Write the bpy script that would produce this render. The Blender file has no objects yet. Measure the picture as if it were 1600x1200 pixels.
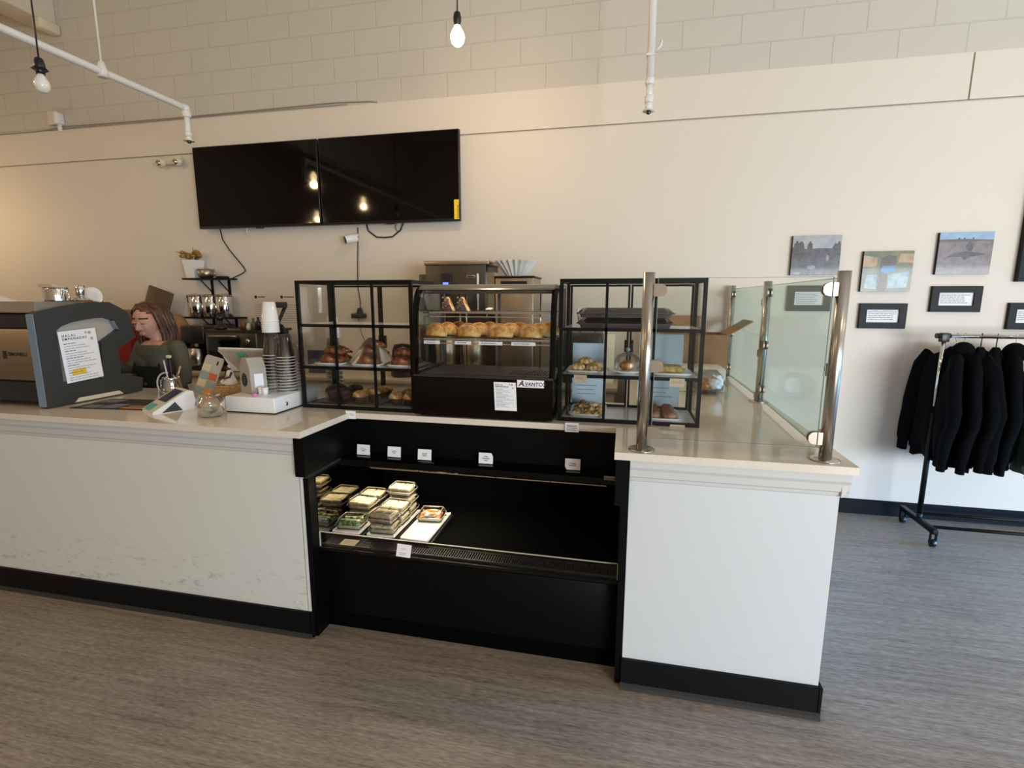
# Cafe counter with pastry cases: lights first so they are easy to balance
PB = 12.0                                    # watts of one bare bulb
SKY_E, SKY_C, SKY_TILT = 45.0, (.55, .79, 1.0), .50
STREET_E, STREET_C = 12.0, (1.0, .96, .90)
SIDE_E, SIDE_C, SIDE_TILT = 130.0, (.05, .40, 1.0), .28
FRONT_E, FRONT_C = 550.0, (.83, .92, 1.0)
CASE_E, OVEN_E, EXPO = 3.4, .45, 0.30
import bpy, bmesh, math, random
from mathutils import Vector, Matrix
from mathutils.geometry import tessellate_polygon
random.seed(7)
C = bpy.context.scene.collection
PI = math.pi

# ---------------------------------------------------------------- materials
def lin(c):
    c = c / 255.0
    return c / 12.92 if c <= 0.04045 else ((c + 0.055) / 1.055) ** 2.4
def S(r, g, b):
    return (lin(r), lin(g), lin(b), 1.0)

def mat(name, col, rough=0.5, metal=0.0, spec=0.5, vary=None, bump=None, coat=0.0, emit=None, estr=0.0, sheen=0.0, alpha=None, sss=0.0):
    """Principled material; vary=(scale, other colour), bump=(scale, strength)."""
    m = bpy.data.materials.new(name); m.use_nodes = True
    nt = m.node_tree; b = nt.nodes['Principled BSDF']
    b.inputs['Base Color'].default_value = col
    b.inputs['Roughness'].default_value = rough
    b.inputs['Metallic'].default_value = metal
    b.inputs['Specular IOR Level'].default_value = spec
    b.inputs['Coat Weight'].default_value = coat
    b.inputs['Coat Roughness'].default_value = 0.05
    b.inputs['Sheen Weight'].default_value = sheen
    if sss:
        b.inputs['Subsurface Weight'].default_value = sss
        b.inputs['Subsurface Radius'].default_value = (0.01, 0.004, 0.002)
    if emit:
        b.inputs['Emission Color'].default_value = emit
        b.inputs['Emission Strength'].default_value = estr
    tc = None
    if vary or bump:
        tc = nt.nodes.new('ShaderNodeTexCoord')
    if vary:
        n = nt.nodes.new('ShaderNodeTexNoise'); n.inputs['Scale'].default_value = vary[0]; n.inputs['Detail'].default_value = 6
        r = nt.nodes.new('ShaderNodeValToRGB')
        r.color_ramp.elements[0].position = 0.38; r.color_ramp.elements[0].color = col
        r.color_ramp.elements[1].position = 0.66; r.color_ramp.elements[1].color = vary[1]
        nt.links.new(tc.outputs['Object'], n.inputs['Vector']); nt.links.new(n.outputs['Fac'], r.inputs['Fac'])
        nt.links.new(r.outputs['Color'], b.inputs['Base Color'])
    if bump:
        n2 = nt.nodes.new('ShaderNodeTexNoise'); n2.inputs['Scale'].default_value = bump[0]; n2.inputs['Detail'].default_value = 5
        bp = nt.nodes.new('ShaderNodeBump'); bp.inputs['Strength'].default_value = bump[1]; bp.inputs['Distance'].default_value = 0.01
        nt.links.new(tc.outputs['Object'], n2.inputs['Vector']); nt.links.new(n2.outputs['Fac'], bp.inputs['Height'])
        nt.links.new(bp.outputs['Normal'], b.inputs['Normal'])
    return m

def glass(name, tint=(1, 1, 1, 1), refl=1.0, rough=0.0, base=0.0):
    """Thin clear pane: transparent with a Fresnel reflection."""
    m = bpy.data.materials.new(name); m.use_nodes = True
    nt = m.node_tree; nt.nodes.clear()
    out = nt.nodes.new('ShaderNodeOutputMaterial'); mix = nt.nodes.new('ShaderNodeMixShader')
    t = nt.nodes.new('ShaderNodeBsdfTransparent'); g = nt.nodes.new('ShaderNodeBsdfGlossy')
    t.inputs['Color'].default_value = tint; g.inputs['Roughness'].default_value = rough
    lw = nt.nodes.new('ShaderNodeFresnel'); lw.inputs['IOR'].default_value = 1.5
    ma = nt.nodes.new('ShaderNodeMath'); ma.operation = 'MULTIPLY_ADD'
    ma.inputs[1].default_value = refl; ma.inputs[2].default_value = base; ma.use_clamp = True
    nt.links.new(lw.outputs['Fac'], ma.inputs[0]); nt.links.new(ma.outputs[0], mix.inputs['Fac'])
    nt.links.new(t.outputs[0], mix.inputs[1]); nt.links.new(g.outputs[0], mix.inputs[2]); nt.links.new(mix.outputs[0], out.inputs['Surface'])
    return m

def nodes_of(name):
    m = bpy.data.materials.new(name); m.use_nodes = True
    return m, m.node_tree, m.node_tree.nodes['Principled BSDF']

def floor_mat():
    m, nt, b = nodes_of('floor_vinyl')
    N = nt.nodes.new; L = nt.links.new
    tc = N('ShaderNodeTexCoord')
    mp = N('ShaderNodeMapping'); mp.inputs['Scale'].default_value = (2.2, 42, 1); L(tc.outputs['Object'], mp.inputs['Vector'])
    n = N('ShaderNodeTexNoise'); n.inputs['Scale'].default_value = 1.0; n.inputs['Detail'].default_value = 9; n.inputs['Roughness'].default_value = 0.72
    L(mp.outputs[0], n.inputs['Vector'])
    mp2 = N('ShaderNodeMapping'); mp2.inputs['Scale'].default_value = (26, 150, 1); L(tc.outputs['Object'], mp2.inputs['Vector'])
    n2 = N('ShaderNodeTexNoise'); n2.inputs['Scale'].default_value = 1.0; n2.inputs['Detail'].default_value = 4; L(mp2.outputs[0], n2.inputs['Vector'])
    add = N('ShaderNodeMath'); add.operation = 'MULTIPLY_ADD'; add.inputs[1].default_value = 0.55
    sc = N('ShaderNodeMath'); sc.operation = 'MULTIPLY'; sc.inputs[1].default_value = 0.45; L(n2.outputs['Fac'], sc.inputs[0])
    L(n.outputs['Fac'], add.inputs[0]); L(sc.outputs[0], add.inputs[2])
    r = N('ShaderNodeValToRGB'); r.color_ramp.elements[0].position = 0.33; r.color_ramp.elements[0].color = S(100, 87, 74)
    r.color_ramp.elements[1].position = 0.67; r.color_ramp.elements[1].color = S(180, 164, 147); L(add.outputs[0], r.inputs['Fac'])
    br = N('ShaderNodeTexBrick'); br.inputs['Color1'].default_value = (1, 1, 1, 1); br.inputs['Color2'].default_value = (0.9, 0.9, 0.9, 1)
    br.inputs['Mortar'].default_value = (0.72, 0.72, 0.72, 1); br.inputs['Scale'].default_value = 1
    br.inputs['Brick Width'].default_value = 1.22; br.inputs['Row Height'].default_value = 0.305; br.inputs['Mortar Size'].default_value = 0.0016
    br.offset = 0.37; br.inputs['Mortar Smooth'].default_value = 0.3
    mp3 = N('ShaderNodeMapping'); mp3.inputs['Location'].default_value = (0.47, 0.06, 0); L(tc.outputs['Object'], mp3.inputs['Vector']); L(mp3.outputs[0], br.inputs['Vector'])
    mx = N('ShaderNodeMix'); mx.data_type = 'RGBA'; mx.blend_type = 'MULTIPLY'; mx.inputs['Factor'].default_value = 1
    L(r.outputs['Color'], mx.inputs['A']); L(br.outputs['Color'], mx.inputs['B']); L(mx.outputs['Result'], b.inputs['Base Color'])
    b.inputs['Roughness'].default_value = 0.42; b.inputs['Specular IOR Level'].default_value = 0.4
    bp = N('ShaderNodeBump'); bp.inputs['Strength'].default_value = 0.12; bp.inputs['Distance'].default_value = 0.004
    L(add.outputs[0], bp.inputs['Height']); L(bp.outputs['Normal'], b.inputs['Normal'])
    return m

def block_mat():
    m, nt, b = nodes_of('painted_block')
    N = nt.nodes.new; L = nt.links.new
    tc = N('ShaderNodeTexCoord'); sp = N('ShaderNodeSeparateXYZ'); cb = N('ShaderNodeCombineXYZ')
    L(tc.outputs['Object'], sp.inputs[0]); L(sp.outputs['X'], cb.inputs['X']); L(sp.outputs['Z'], cb.inputs['Y'])
    mp = N('ShaderNodeMapping'); mp.inputs['Location'].default_value = (0.44 + 0.375 * 20, -3.39 + 0.1815 * 60, 0); L(cb.outputs[0], mp.inputs['Vector'])
    br = N('ShaderNodeTexBrick'); br.inputs['Scale'].default_value = 1; br.inputs['Brick Width'].default_value = 0.375; br.inputs['Row Height'].default_value = 0.1815
    br.inputs['Mortar Size'].default_value = 0.0055; br.inputs['Mortar Smooth'].default_value = 0.6; br.offset = 0.5
    for k in ('Color1', 'Color2'): br.inputs[k].default_value = (1, 1, 1, 1)
    br.inputs['Mortar'].default_value = (0.9, 0.9, 0.9, 1); L(mp.outputs[0], br.inputs['Vector'])
    n = N('ShaderNodeTexNoise'); n.inputs['Scale'].default_value = 60; n.inputs['Detail'].default_value = 6; L(tc.outputs['Object'], n.inputs['Vector'])
    mx = N('ShaderNodeMix'); mx.data_type = 'RGBA'; mx.blend_type = 'MULTIPLY'; mx.inputs['Factor'].default_value = 0.35
    mx.inputs['A'].default_value = S(200, 194, 182); L(br.outputs['Color'], mx.inputs['B']); L(mx.outputs['Result'], b.inputs['Base Color'])
    ad = N('ShaderNodeMath'); ad.operation = 'MULTIPLY_ADD'; ad.inputs[1].default_value = 0.12; L(n.outputs['Fac'], ad.inputs[0])
    inv = N('ShaderNodeMath'); inv.operation = 'SUBTRACT'; inv.inputs[0].default_value = 1; L(br.outputs['Fac'], inv.inputs[1]); L(inv.outputs[0], ad.inputs[2])
    bp = N('ShaderNodeBump'); bp.inputs['Strength'].default_value = 0.55; bp.inputs['Distance'].default_value = 0.006
    L(ad.outputs[0], bp.inputs['Height']); L(bp.outputs['Normal'], b.inputs['Normal'])
    b.inputs['Roughness'].default_value = 0.55
    return m

def scuff_mat(name, col, z_hi=0.42, amount=0.8):
    """White paint with dark scuffs near the floor."""
    m, nt, b = nodes_of(name)
    N = nt.nodes.new; L = nt.links.new
    tc = N('ShaderNodeTexCoord'); sp = N('ShaderNodeSeparateXYZ'); L(tc.outputs['Object'], sp.inputs[0])
    mp = N('ShaderNodeMapping'); mp.inputs['Scale'].default_value = (9, 1, 22); L(tc.outputs['Object'], mp.inputs['Vector'])
    n = N('ShaderNodeTexNoise'); n.inputs['Scale'].default_value = 1.3; n.inputs['Detail'].default_value = 10; n.inputs['Roughness'].default_value = 0.75; L(mp.outputs[0], n.inputs['Vector'])
    r = N('ShaderNodeValToRGB'); r.color_ramp.elements[0].position = 0.55; r.color_ramp.elements[0].color = (0, 0, 0, 1); r.color_ramp.elements[1].position = 0.72; L(n.outputs['Fac'], r.inputs['Fac'])
    mr = N('ShaderNodeMapRange'); mr.inputs['From Min'].default_value = 0.13; mr.inputs['From Max'].default_value = z_hi; mr.inputs['To Min'].default_value = 1; mr.inputs['To Max'].default_value = 0.03; L(sp.outputs['Z'], mr.inputs['Value'])
    mu = N('ShaderNodeMath'); mu.operation = 'MULTIPLY'; L(r.outputs['Color'], mu.inputs[0]); L(mr.outputs[0], mu.inputs[1])
    mu2 = N('ShaderNodeMath'); mu2.operation = 'MULTIPLY'; mu2.inputs[1].default_value = amount; L(mu.outputs[0], mu2.inputs[0])
    mx = N('ShaderNodeMix'); mx.data_type = 'RGBA'; mx.inputs['A'].default_value = col; mx.inputs['B'].default_value = S(70, 66, 60); L(mu2.outputs[0], mx.inputs['Factor'])
    L(mx.outputs['Result'], b.inputs['Base Color']); b.inputs['Roughness'].default_value = 0.5
    n3 = N('ShaderNodeTexNoise'); n3.inputs['Scale'].default_value = 45; L(tc.outputs['Object'], n3.inputs['Vector'])
    bp = N('ShaderNodeBump'); bp.inputs['Strength'].default_value = 0.08; L(n3.outputs['Fac'], bp.inputs['Height']); L(bp.outputs['Normal'], b.inputs['Normal'])
    return m

def crust_mat(name, dark, mid, light, scale=18, rough=0.5, coat=0.0):
    m, nt, b = nodes_of(name)
    N = nt.nodes.new; L = nt.links.new
    tc = N('ShaderNodeTexCoord'); n = N('ShaderNodeTexNoise'); n.inputs['Scale'].default_value = scale; n.inputs['Detail'].default_value = 7; L(tc.outputs['Object'], n.inputs['Vector'])
    r = N('ShaderNodeValToRGB'); e = r.color_ramp.elements
    e[0].position = 0.33; e[0].color = dark; e[1].position = 0.66; e[1].color = light
    k = e.new(0.5); k.color = mid
    L(n.outputs['Fac'], r.inputs['Fac']); L(r.outputs['Color'], b.inputs['Base Color'])
    b.inputs['Roughness'].default_value = rough; b.inputs['Coat Weight'].default_value = coat
    bp = N('ShaderNodeBump'); bp.inputs['Strength'].default_value = 0.5; bp.inputs['Distance'].default_value = 0.006; L(n.outputs['Fac'], bp.inputs['Height']); L(bp.outputs['Normal'], b.inputs['Normal'])
    return m

MT = dict(
    wall=mat('wall_paint', S(221, 211, 197), 0.55, bump=(90, 0.05)),
    block=block_mat(), floor=floor_mat(),
    ceiling=mat('ceiling_paint', S(215, 212, 205), 0.8),
    counter_white=scuff_mat('counter_paint_scuffed', S(222, 220, 211)),
    counter_clean=scuff_mat('counter_paint', S(212, 213, 214), 0.3, 0.16),
    trim_white=mat('trim_paint', S(210, 208, 204), 0.5),
    quartz=mat('quartz', S(230, 219, 203), 0.08, vary=(140, S(226, 214, 197)), spec=0.6),
    rubber=mat('black_rubber', S(9, 11, 14), 0.55, spec=0.18),
    rubber_worn=mat('worn_rubber', S(46, 42, 38), 0.8),
    black_lam=mat('black_laminate', S(5, 5, 6), 0.4, spec=0.18),
    black_gloss=mat('black_gloss', S(4, 4, 5), 0.08, spec=0.35),
    black_matte=mat('black_matte', S(3, 3, 3), 0.9, spec=0.05),
    black_metal=mat('black_metal', S(8, 8, 8), 0.45, spec=0.25),
    black_plastic=mat('black_plastic', S(20, 20, 21), 0.38),
    screen=mat('tv_screen', S(3, 3, 4), 0.05, spec=0.3),
    steel=mat('brushed_steel', S(196, 190, 182), 0.24, metal=1.0),
    steel_dull=mat('dull_steel', S(180, 164, 147), 0.36, metal=1.0),
    hood_grey=mat('hood_grey', S(122, 121, 115), 0.22, metal=0.7), steel_dark=mat('dark_steel', S(96, 92, 86), 0.4, metal=1.0),
    chrome=mat('chrome', S(225, 224, 222), 0.08, metal=1.0),
    mirror=mat('dark_mirror', S(150, 145, 135), 0.02, metal=1.0),
    charcoal=mat('charcoal_metal', S(58, 58, 57), 0.42, spec=0.4),
    white_plastic=mat('white_plastic', S(232, 231, 228), 0.3),
    white_ceramic=mat('white_ceramic', S(236, 234, 230), 0.15),
    cream=mat('cream_plastic', S(219, 208, 186), 0.45),
    paper=mat('white_paper', S(244, 243, 244), 0.8),
    paper_blue=mat('pale_blue_paper', S(216, 232, 248), 0.7),
    paper_tan=mat('tan_paper', S(196, 176, 148), 0.85),
    ink=mat('ink', S(38, 36, 36), 0.8), ink_grey=mat('grey_ink', S(128, 128, 132), 0.8),
    yellow=mat('yellow_label', S(246, 205, 44), 0.6),
    teal=mat('teal_sticker', S(92, 176, 160), 0.6),
    pink=mat('pink_plastic', S(236, 128, 184), 0.4),
    cardboard=mat('cardboard', S(158, 122, 88), 0.8, vary=(12, S(146, 110, 78))),
    glass=glass('clear_glass', (0.99, 0.997, 0.993, 1), 0.38),
    glass_green=glass('greenish_glass', (0.90, 0.965, 0.945, 1), 0.3, base=0.02),
    lip_edge=mat('lip_edge', S(196, 190, 172), 0.25),
    glass_edge=mat('glass_edge', S(128, 150, 142), 0.1, spec=0.8),
    clear_plastic=glass('clear_plastic', (0.965, 0.97, 0.97, 1), 1.0, 0.08, 0.02),
    cup_plastic=glass('cup_plastic', (0.985, 0.985, 0.98, 1), 0.7, 0.12, 0.02),
    film=glass('plastic_film', (0.97, 0.97, 0.97, 1), 0.8, 0.3, 0.03),
    shelf_grey=mat('pale_grey_shelf', S(232, 231, 230), 0.15, spec=0.5),
    melamine=mat('white_melamine', S(238, 233, 224), 0.3),
    bread=crust_mat('bread', S(240, 214, 156), S(250, 236, 196), S(255, 250, 230), 60, 0.8),
    filling_green=crust_mat('lettuce', S(60, 104, 52), S(112, 150, 76), S(190, 200, 140), 70, 0.6),
    filling_pink=crust_mat('ham_filling', S(168, 92, 70), S(206, 134, 104), S(232, 190, 150), 70, 0.6),
    filling_yellow=crust_mat('egg_filling', S(214, 170, 80), S(238, 208, 120), S(248, 232, 176), 70, 0.6),
    filling_orange=crust_mat('sauce_filling', S(186, 92, 34), S(222, 138, 62), S(240, 196, 130), 50, 0.5),
    empanada=crust_mat('baked_dough', S(150, 88, 34), S(198, 142, 72), S(222, 182, 112), 26, 0.5, 0.1),
    croissant=crust_mat('glazed_crust', S(66, 26, 12), S(128, 62, 30), S(178, 112, 66), 30, 0.35, 0.3),
    choc=crust_mat('dark_chocolate_crust', S(24, 15, 11), S(44, 29, 22), S(70, 50, 40), 40, 0.55),
    muffin=crust_mat('muffin_top', S(112, 70, 30), S(176, 124, 66), S(226, 190, 140), 34, 0.7),
    muffin_cup=mat('brown_paper_cup', S(70, 46, 30), 0.8),
    pastry=crust_mat('flaky_pastry', S(140, 98, 42), S(212, 178, 112), S(246, 232, 194), 75, 0.55),
    cookie=crust_mat('brown_bun', S(104, 66, 46), S(144, 98, 74), S(176, 134, 104), 40, 0.6),
    loaf=crust_mat('yellow_loaf', S(150, 120, 60), S(188, 158, 90), S(210, 186, 130), 60, 0.7),
    knit=mat('black_knit', S(7, 8, 11), 1.0, spec=0.1, bump=(220, 0.25)),
    knit_green=mat('green_knit', S(22, 60, 48), 0.95, bump=(220, 0.25), sheen=0.15),
    skin=mat('skin', S(204, 154, 128), 0.5, sss=0.12, vary=(20, S(197, 143, 117))),
    lips=mat('lips', S(172, 108, 94), 0.45), brow=mat('eyebrow', S(58, 38, 28), 0.7), eye_white=mat('eye_white', S(225, 218, 210), 0.25), iris=mat('dark_iris', S(40, 26, 20), 0.2),
    hair=mat('brown_hair', S(62, 36, 24), 0.42, vary=(28, S(104, 66, 42)), bump=(60, 0.3)),
    olive=mat('olive_ribbed_top', S(84, 82, 62), 0.85, bump=(160, 0.3)),
    apron=mat('black_apron', S(17, 18, 21), 0.8), trousers=mat('dark_trousers', S(30, 32, 38), 0.85),
    wicker=mat('wicker', S(214, 178, 120), 0.7, vary=(90, S(176, 136, 80)), bump=(120, 0.5)),
    kraft=mat('grey_kraft', S(178, 170, 156), 0.75, vary=(8, S(168, 158, 143))),
    brown_plastic=mat('brown_plastic', S(86, 66, 48), 0.5),
    tan_bag=mat('tan_paper_bag', S(160, 116, 78), 0.75, vary=(9, S(136, 94, 60))),
    bottle_green=mat('bottle_green', S(80, 90, 60), 0.3), amber=mat('amber_bottle', S(112, 66, 26), 0.3), red=mat('red_item', S(140, 26, 24), 0.5),
    petal=mat('dried_petals', S(186, 142, 62), 0.8, vary=(40, S(128, 86, 48))), stem=mat('dried_stem', S(84, 66, 40), 0.8),
    dark_skin=mat('dark_clay', S(84, 52, 38), 0.6), figurine_white=mat('figurine_white', S(232, 224, 212), 0.6),
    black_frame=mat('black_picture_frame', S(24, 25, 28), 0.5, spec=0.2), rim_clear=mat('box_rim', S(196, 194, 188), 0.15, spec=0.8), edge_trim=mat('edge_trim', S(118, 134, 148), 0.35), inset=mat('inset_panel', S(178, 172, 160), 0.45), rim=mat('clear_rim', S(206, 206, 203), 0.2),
    pipe=mat('white_pipe', S(226, 224, 220), 0.35), cable=mat('cable', S(150, 142, 130), 0.6), bcable=mat('black_cable', S(18, 17, 17), 0.55), wcable=mat('white_cable', S(225, 224, 222), 0.5),
    bulb_on=mat('lit_bulb', S(255, 214, 140), 0.3, emit=(1.0, 0.72, 0.36, 1), estr=26),
    bulb_off=mat('frosted_bulb', S(232, 228, 218), 0.15),
    blue_light=mat('blue_display', S(60, 80, 220), 0.3, emit=(0.12, 0.2, 1.0, 1), estr=1.6),
    led=mat('led_strip', S(120, 96, 66), 0.4, emit=(1.0, 0.78, 0.5, 1), estr=0.05),
    grey_tray=mat('grey_catering_tray', S(86, 83, 80), 0.35), tray_lid=glass('tray_lid', (0.72, 0.70, 0.68, 1), 1.2, 0.12, 0.08),
    navy=mat('navy_screen', S(44, 50, 84), 0.15), wood_beam=mat('laminate_beige', S(190, 170, 142), 0.4),
    bill=mat('bank_note', S(168, 178, 152), 0.8, vary=(60, S(128, 142, 116))),
    fluted=mat('fluted_paper', S(236, 234, 228), 0.8),
    print_dark=mat('menu_print', S(34, 30, 28), 0.4), print_orange=mat('orange_print', S(214, 140, 60), 0.5), print_grey=mat('grey_print', S(128, 128, 134), 0.5),
    print_sand=mat('sand_print', S(206, 188, 152), 0.6), print_sage=mat('sage_print', S(138, 152, 144), 0.6), print_red=mat('red_print', S(188, 92, 54), 0.6),
)
# ---------------------------------------------------------------- mesh builder
class MB:
    def __init__(s): s.v = []; s.f = []; s.sm = []; s.mi = []
    def add(s, vs, fs, smooth=False, mi=0):
        o = len(s.v); s.v += [Vector(p) for p in vs]
        for f in fs: s.f.append([i + o for i in f]); s.sm.append(smooth); s.mi.append(mi)
        return s
    def box(s, x0, x1, y0, y1, z0, z1, mi=0):
        x0, x1 = sorted((x0, x1)); y0, y1 = sorted((y0, y1)); z0, z1 = sorted((z0, z1))
        return s.add([(x0, y0, z0), (x1, y0, z0), (x1, y1, z0), (x0, y1, z0), (x0, y0, z1), (x1, y0, z1), (x1, y1, z1), (x0, y1, z1)],
                     [(3, 2, 1, 0), (4, 5, 6, 7), (0, 1, 5, 4), (1, 2, 6, 5), (2, 3, 7, 6), (3, 0, 4, 7)], False, mi)
    def rbox(s, x0, x1, y0, y1, z0, z1, r=0.005, seg=2, mi=0, smooth=True):
        bm = bmesh.new(); bmesh.ops.create_cube(bm, size=1)
        sx, sy, sz = x1 - x0, y1 - y0, z1 - z0
        for v in bm.verts: v.co = Vector(((x0 + x1) / 2 + v.co.x * sx, (y0 + y1) / 2 + v.co.y * sy, (z0 + z1) / 2 + v.co.z * sz))
        bmesh.ops.bevel(bm, geom=list(bm.edges), offset=min(r, sx * .49, sy * .49, sz * .49), segments=seg, affect='EDGES', profile=0.5)
        bm.verts.index_update()
        s.add([v.co.copy() for v in bm.verts], [[v.index for v in f.verts] for f in bm.faces], smooth, mi); bm.free(); return s
    def tube(s, pts, r, n=10, caps=True, smooth=True, mi=0, flat=None):
        """Sweep a circle (radius r or list) along pts; flat=(a,b) scales the section."""
        pts = [Vector(p) for p in pts]; k = len(pts)
        rs = r if isinstance(r, (list, tuple)) else [r] * k
        tang = []
        for i in range(k):
            t = (pts[min(i + 1, k - 1)] - pts[max(i - 1, 0)])
            tang.append(t.normalized() if t.length > 1e-9 else Vector((0, 0, 1)))
        up = Vector((0, 0, 1)) if abs(tang[0].z) < 0.9 else Vector((0, 1, 0))
        u = tang[0].cross(up).normalized(); rings = []
        for i in range(k):
            u = (u - tang[i] * u.dot(tang[i])).normalized(); w = tang[i].cross(u)
            a, b = flat or (1, 1)
            rings.append([pts[i] + (u * math.cos(2 * PI * j / n) * a + w * math.sin(2 * PI * j / n) * b) * rs[i] for j in range(n)])
        return s.loft(rings, caps, smooth, mi)
    def loft(s, rings, caps=True, smooth=True, mi=0, closed=True):
        n = len(rings[0]); vs = [p for rg in rings for p in rg]; fs = []
        for i in range(len(rings) - 1):
            for j in range(n if closed else n - 1):
                a = i * n + j; b = i * n + (j + 1) % n
                fs.append((a, b, b + n, a + n))
        s.add(vs, fs, smooth, mi)
        if caps and closed:
            s.add(rings[0], [list(range(n))[::-1]], False, mi); s.add(rings[-1], [list(range(n))], False, mi)
        return s
    def lathe(s, prof, c=(0, 0, 0), n=20, smooth=True, mi=0, caps=True, flute=None):
        rings = []
        for r, z in prof:
            rings.append([Vector((c[0] + math.cos(2 * PI * j / n) * r * (1 + (flute if flute and j % 2 else 0)), c[1] + math.sin(2 * PI * j / n) * r * (1 + (flute if flute and j % 2 else 0)), c[2] + z)) for j in range(n)])
        return s.loft(rings, caps, smooth, mi)
    def prism(s, poly, axis, a0, a1, mi=0, holes=(), smooth=False):
        """Extrude a 2-D outline along an axis: x takes (y,z), y takes (x,z), z takes (x,y)."""
        def P(p, a):
            return (a, p[0], p[1]) if axis == 'x' else (p[0], a, p[1]) if axis == 'y' else (p[0], p[1], a)
        loops = [list(poly)] + [list(h) for h in holes]
        flat = [p for l in loops for p in l]; n = len(flat)
        tri = tessellate_polygon([[Vector((p[0], p[1], 0)) for p in l] for l in loops]) if (holes or len(poly) > 4) else None
        caps = [tuple(t) for t in tri] if tri else [tuple(range(n))]
        s.add([P(p, a0) for p in flat] + [P(p, a1) for p in flat], caps + [tuple(i + n for i in reversed(c)) for c in caps], False, mi)
        o = 0
        for l in loops:
            m = len(l)
            s.add([P(p, a0) for p in l] + [P(p, a1) for p in l], [(i, (i + 1) % m, (i + 1) % m + m, i + m) for i in range(m)], smooth, mi)
            o += m
        return s
    def ell(s, c, r, nu=16, nv=10, fn=None, mi=0, smooth=True):
        vs = []; fs = []
        rx, ry, rz = (r, r, r) if isinstance(r, (int, float)) else r
        for i in range(nv + 1):
            th = PI * i / nv
            for j in range(nu):
                ph = 2 * PI * j / nu
                d = Vector((math.sin(th) * math.cos(ph), math.sin(th) * math.sin(ph), math.cos(th)))
                p = Vector((d.x * rx, d.y * ry, d.z * rz))
                if fn: p = fn(p, d)
                vs.append(p + Vector(c))
        for i in range(nv):
            for j in range(nu):
                a = i * nu + j; b = i * nu + (j + 1) % nu
                fs.append((a, a + nu, b + nu, b))
        return s.add(vs, fs, smooth, mi)
    def sheet(s, o, u, v, mi=0, t=0.0008):
        """A thin sheet: corner o, edge vectors u and v, thickness t along u x v."""
        o, u, v = Vector(o), Vector(u), Vector(v); n = u.cross(v).normalized() * t
        p = [o, o + u, o + u + v, o + v]; q = [x + n for x in p]
        return s.add(p + q, [(3, 2, 1, 0), (4, 5, 6, 7), (0, 1, 5, 4), (1, 2, 6, 5), (2, 3, 7, 6), (3, 0, 4, 7)], False, mi)
    def text(s, string, o, u, v, size, align='CENTER', mi=0, bold=0.0, lift=0.0006, spacing=1.0, shear=0.0):
        """Flat lettering: baseline point o, unit vectors u (reading) and v (up)."""
        cu = bpy.data.curves.new('tmp_text', 'FONT'); cu.body = string; cu.size = size; cu.align_x = align; cu.offset = bold; cu.resolution_u = 2; cu.space_character = spacing; cu.shear = shear
        ob = bpy.data.objects.new('tmp_text', cu); C.objects.link(ob)
        dg = bpy.context.evaluated_depsgraph_get(); me = bpy.data.meshes.new_from_object(ob.evaluated_get(dg))
        o, u, v = Vector(o), Vector(u).normalized(), Vector(v).normalized(); n = u.cross(v).normalized()
        s.add([o + u * p.co.x + v * p.co.y + n * lift for p in me.vertices], [list(p.vertices) for p in me.polygons], False, mi)
        bpy.data.objects.remove(ob); bpy.data.curves.remove(cu); bpy.data.meshes.remove(me); return s
    def scribble(s, o, u, v, w, lines, pitch, h, mi=0, lift=0.0006, seed=1, heads=()):
        """Rows of short dashes standing for print too small to read."""
        rr = random.Random(seed); o, u, v = Vector(o), Vector(u).normalized(), Vector(v).normalized(); n = u.cross(v).normalized()
        for i in range(lines):
            x = 0.0; end = w * (rr.uniform(0.35, 0.6) if i in heads else rr.uniform(0.72, 1.0)); hh = h * (1.7 if i in heads else 1)
            while x < end:
                l = min(rr.uniform(0.05, 0.16) * w, end - x)
                p = o + u * x - v * (i * pitch) + n * lift
                s.add([p, p + u * l, p + u * l + v * hh, p + v * hh], [(0, 1, 2, 3)], False, mi); x += l + 0.02 * w
        return s
    def xf(s, M, start=0):
        for i in range(start, len(s.v)): s.v[i] = M @ s.v[i]
        return s
    def bounds(s):
        return [(min(p[i] for p in s.v), max(p[i] for p in s.v)) for i in range(3)]

WM = {}
def mesh_of(mb, name, mats, inv=None):
    me = bpy.data.meshes.new(name)
    vs = [tuple(inv @ p) if inv else tuple(p) for p in mb.v]
    me.from_pydata(vs, [], mb.f)
    for m in (mats if isinstance(mats, (list, tuple)) else [mats]): me.materials.append(MT[m] if isinstance(m, str) else m)
    me.polygons.foreach_set('use_smooth', mb.sm); me.polygons.foreach_set('material_index', mb.mi)
    bm = bmesh.new(); bm.from_mesh(me); bmesh.ops.remove_doubles(bm, verts=bm.verts, dist=1e-6); bmesh.ops.recalc_face_normals(bm, faces=bm.faces); bm.to_mesh(me); bm.free()
    me.update(); return me
def part(name, mb, mats, parent, label=None):
    """A mesh under a thing (or under a part); the builder's points are world points."""
    o = bpy.data.objects.new(name, mesh_of(mb, name, mats, WM[parent.name].inverted())); C.objects.link(o)
    o.parent = parent; WM[o.name] = WM[parent.name].copy()
    if label: o['label'] = label
    return o
def thing(name, label, cat, loc=(0, 0, 0), rotz=0.0, group=None):
    o = bpy.data.objects.new(name, None); C.objects.link(o); o.empty_display_size = 0.05
    o.location = loc; o.rotation_euler = (0, 0, rotz)
    WM[o.name] = Matrix.Translation(Vector(loc)) @ Matrix.Rotation(rotz, 4, 'Z')
    o['label'] = label; o['category'] = cat
    if group: o['group'] = group
    return o
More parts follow.
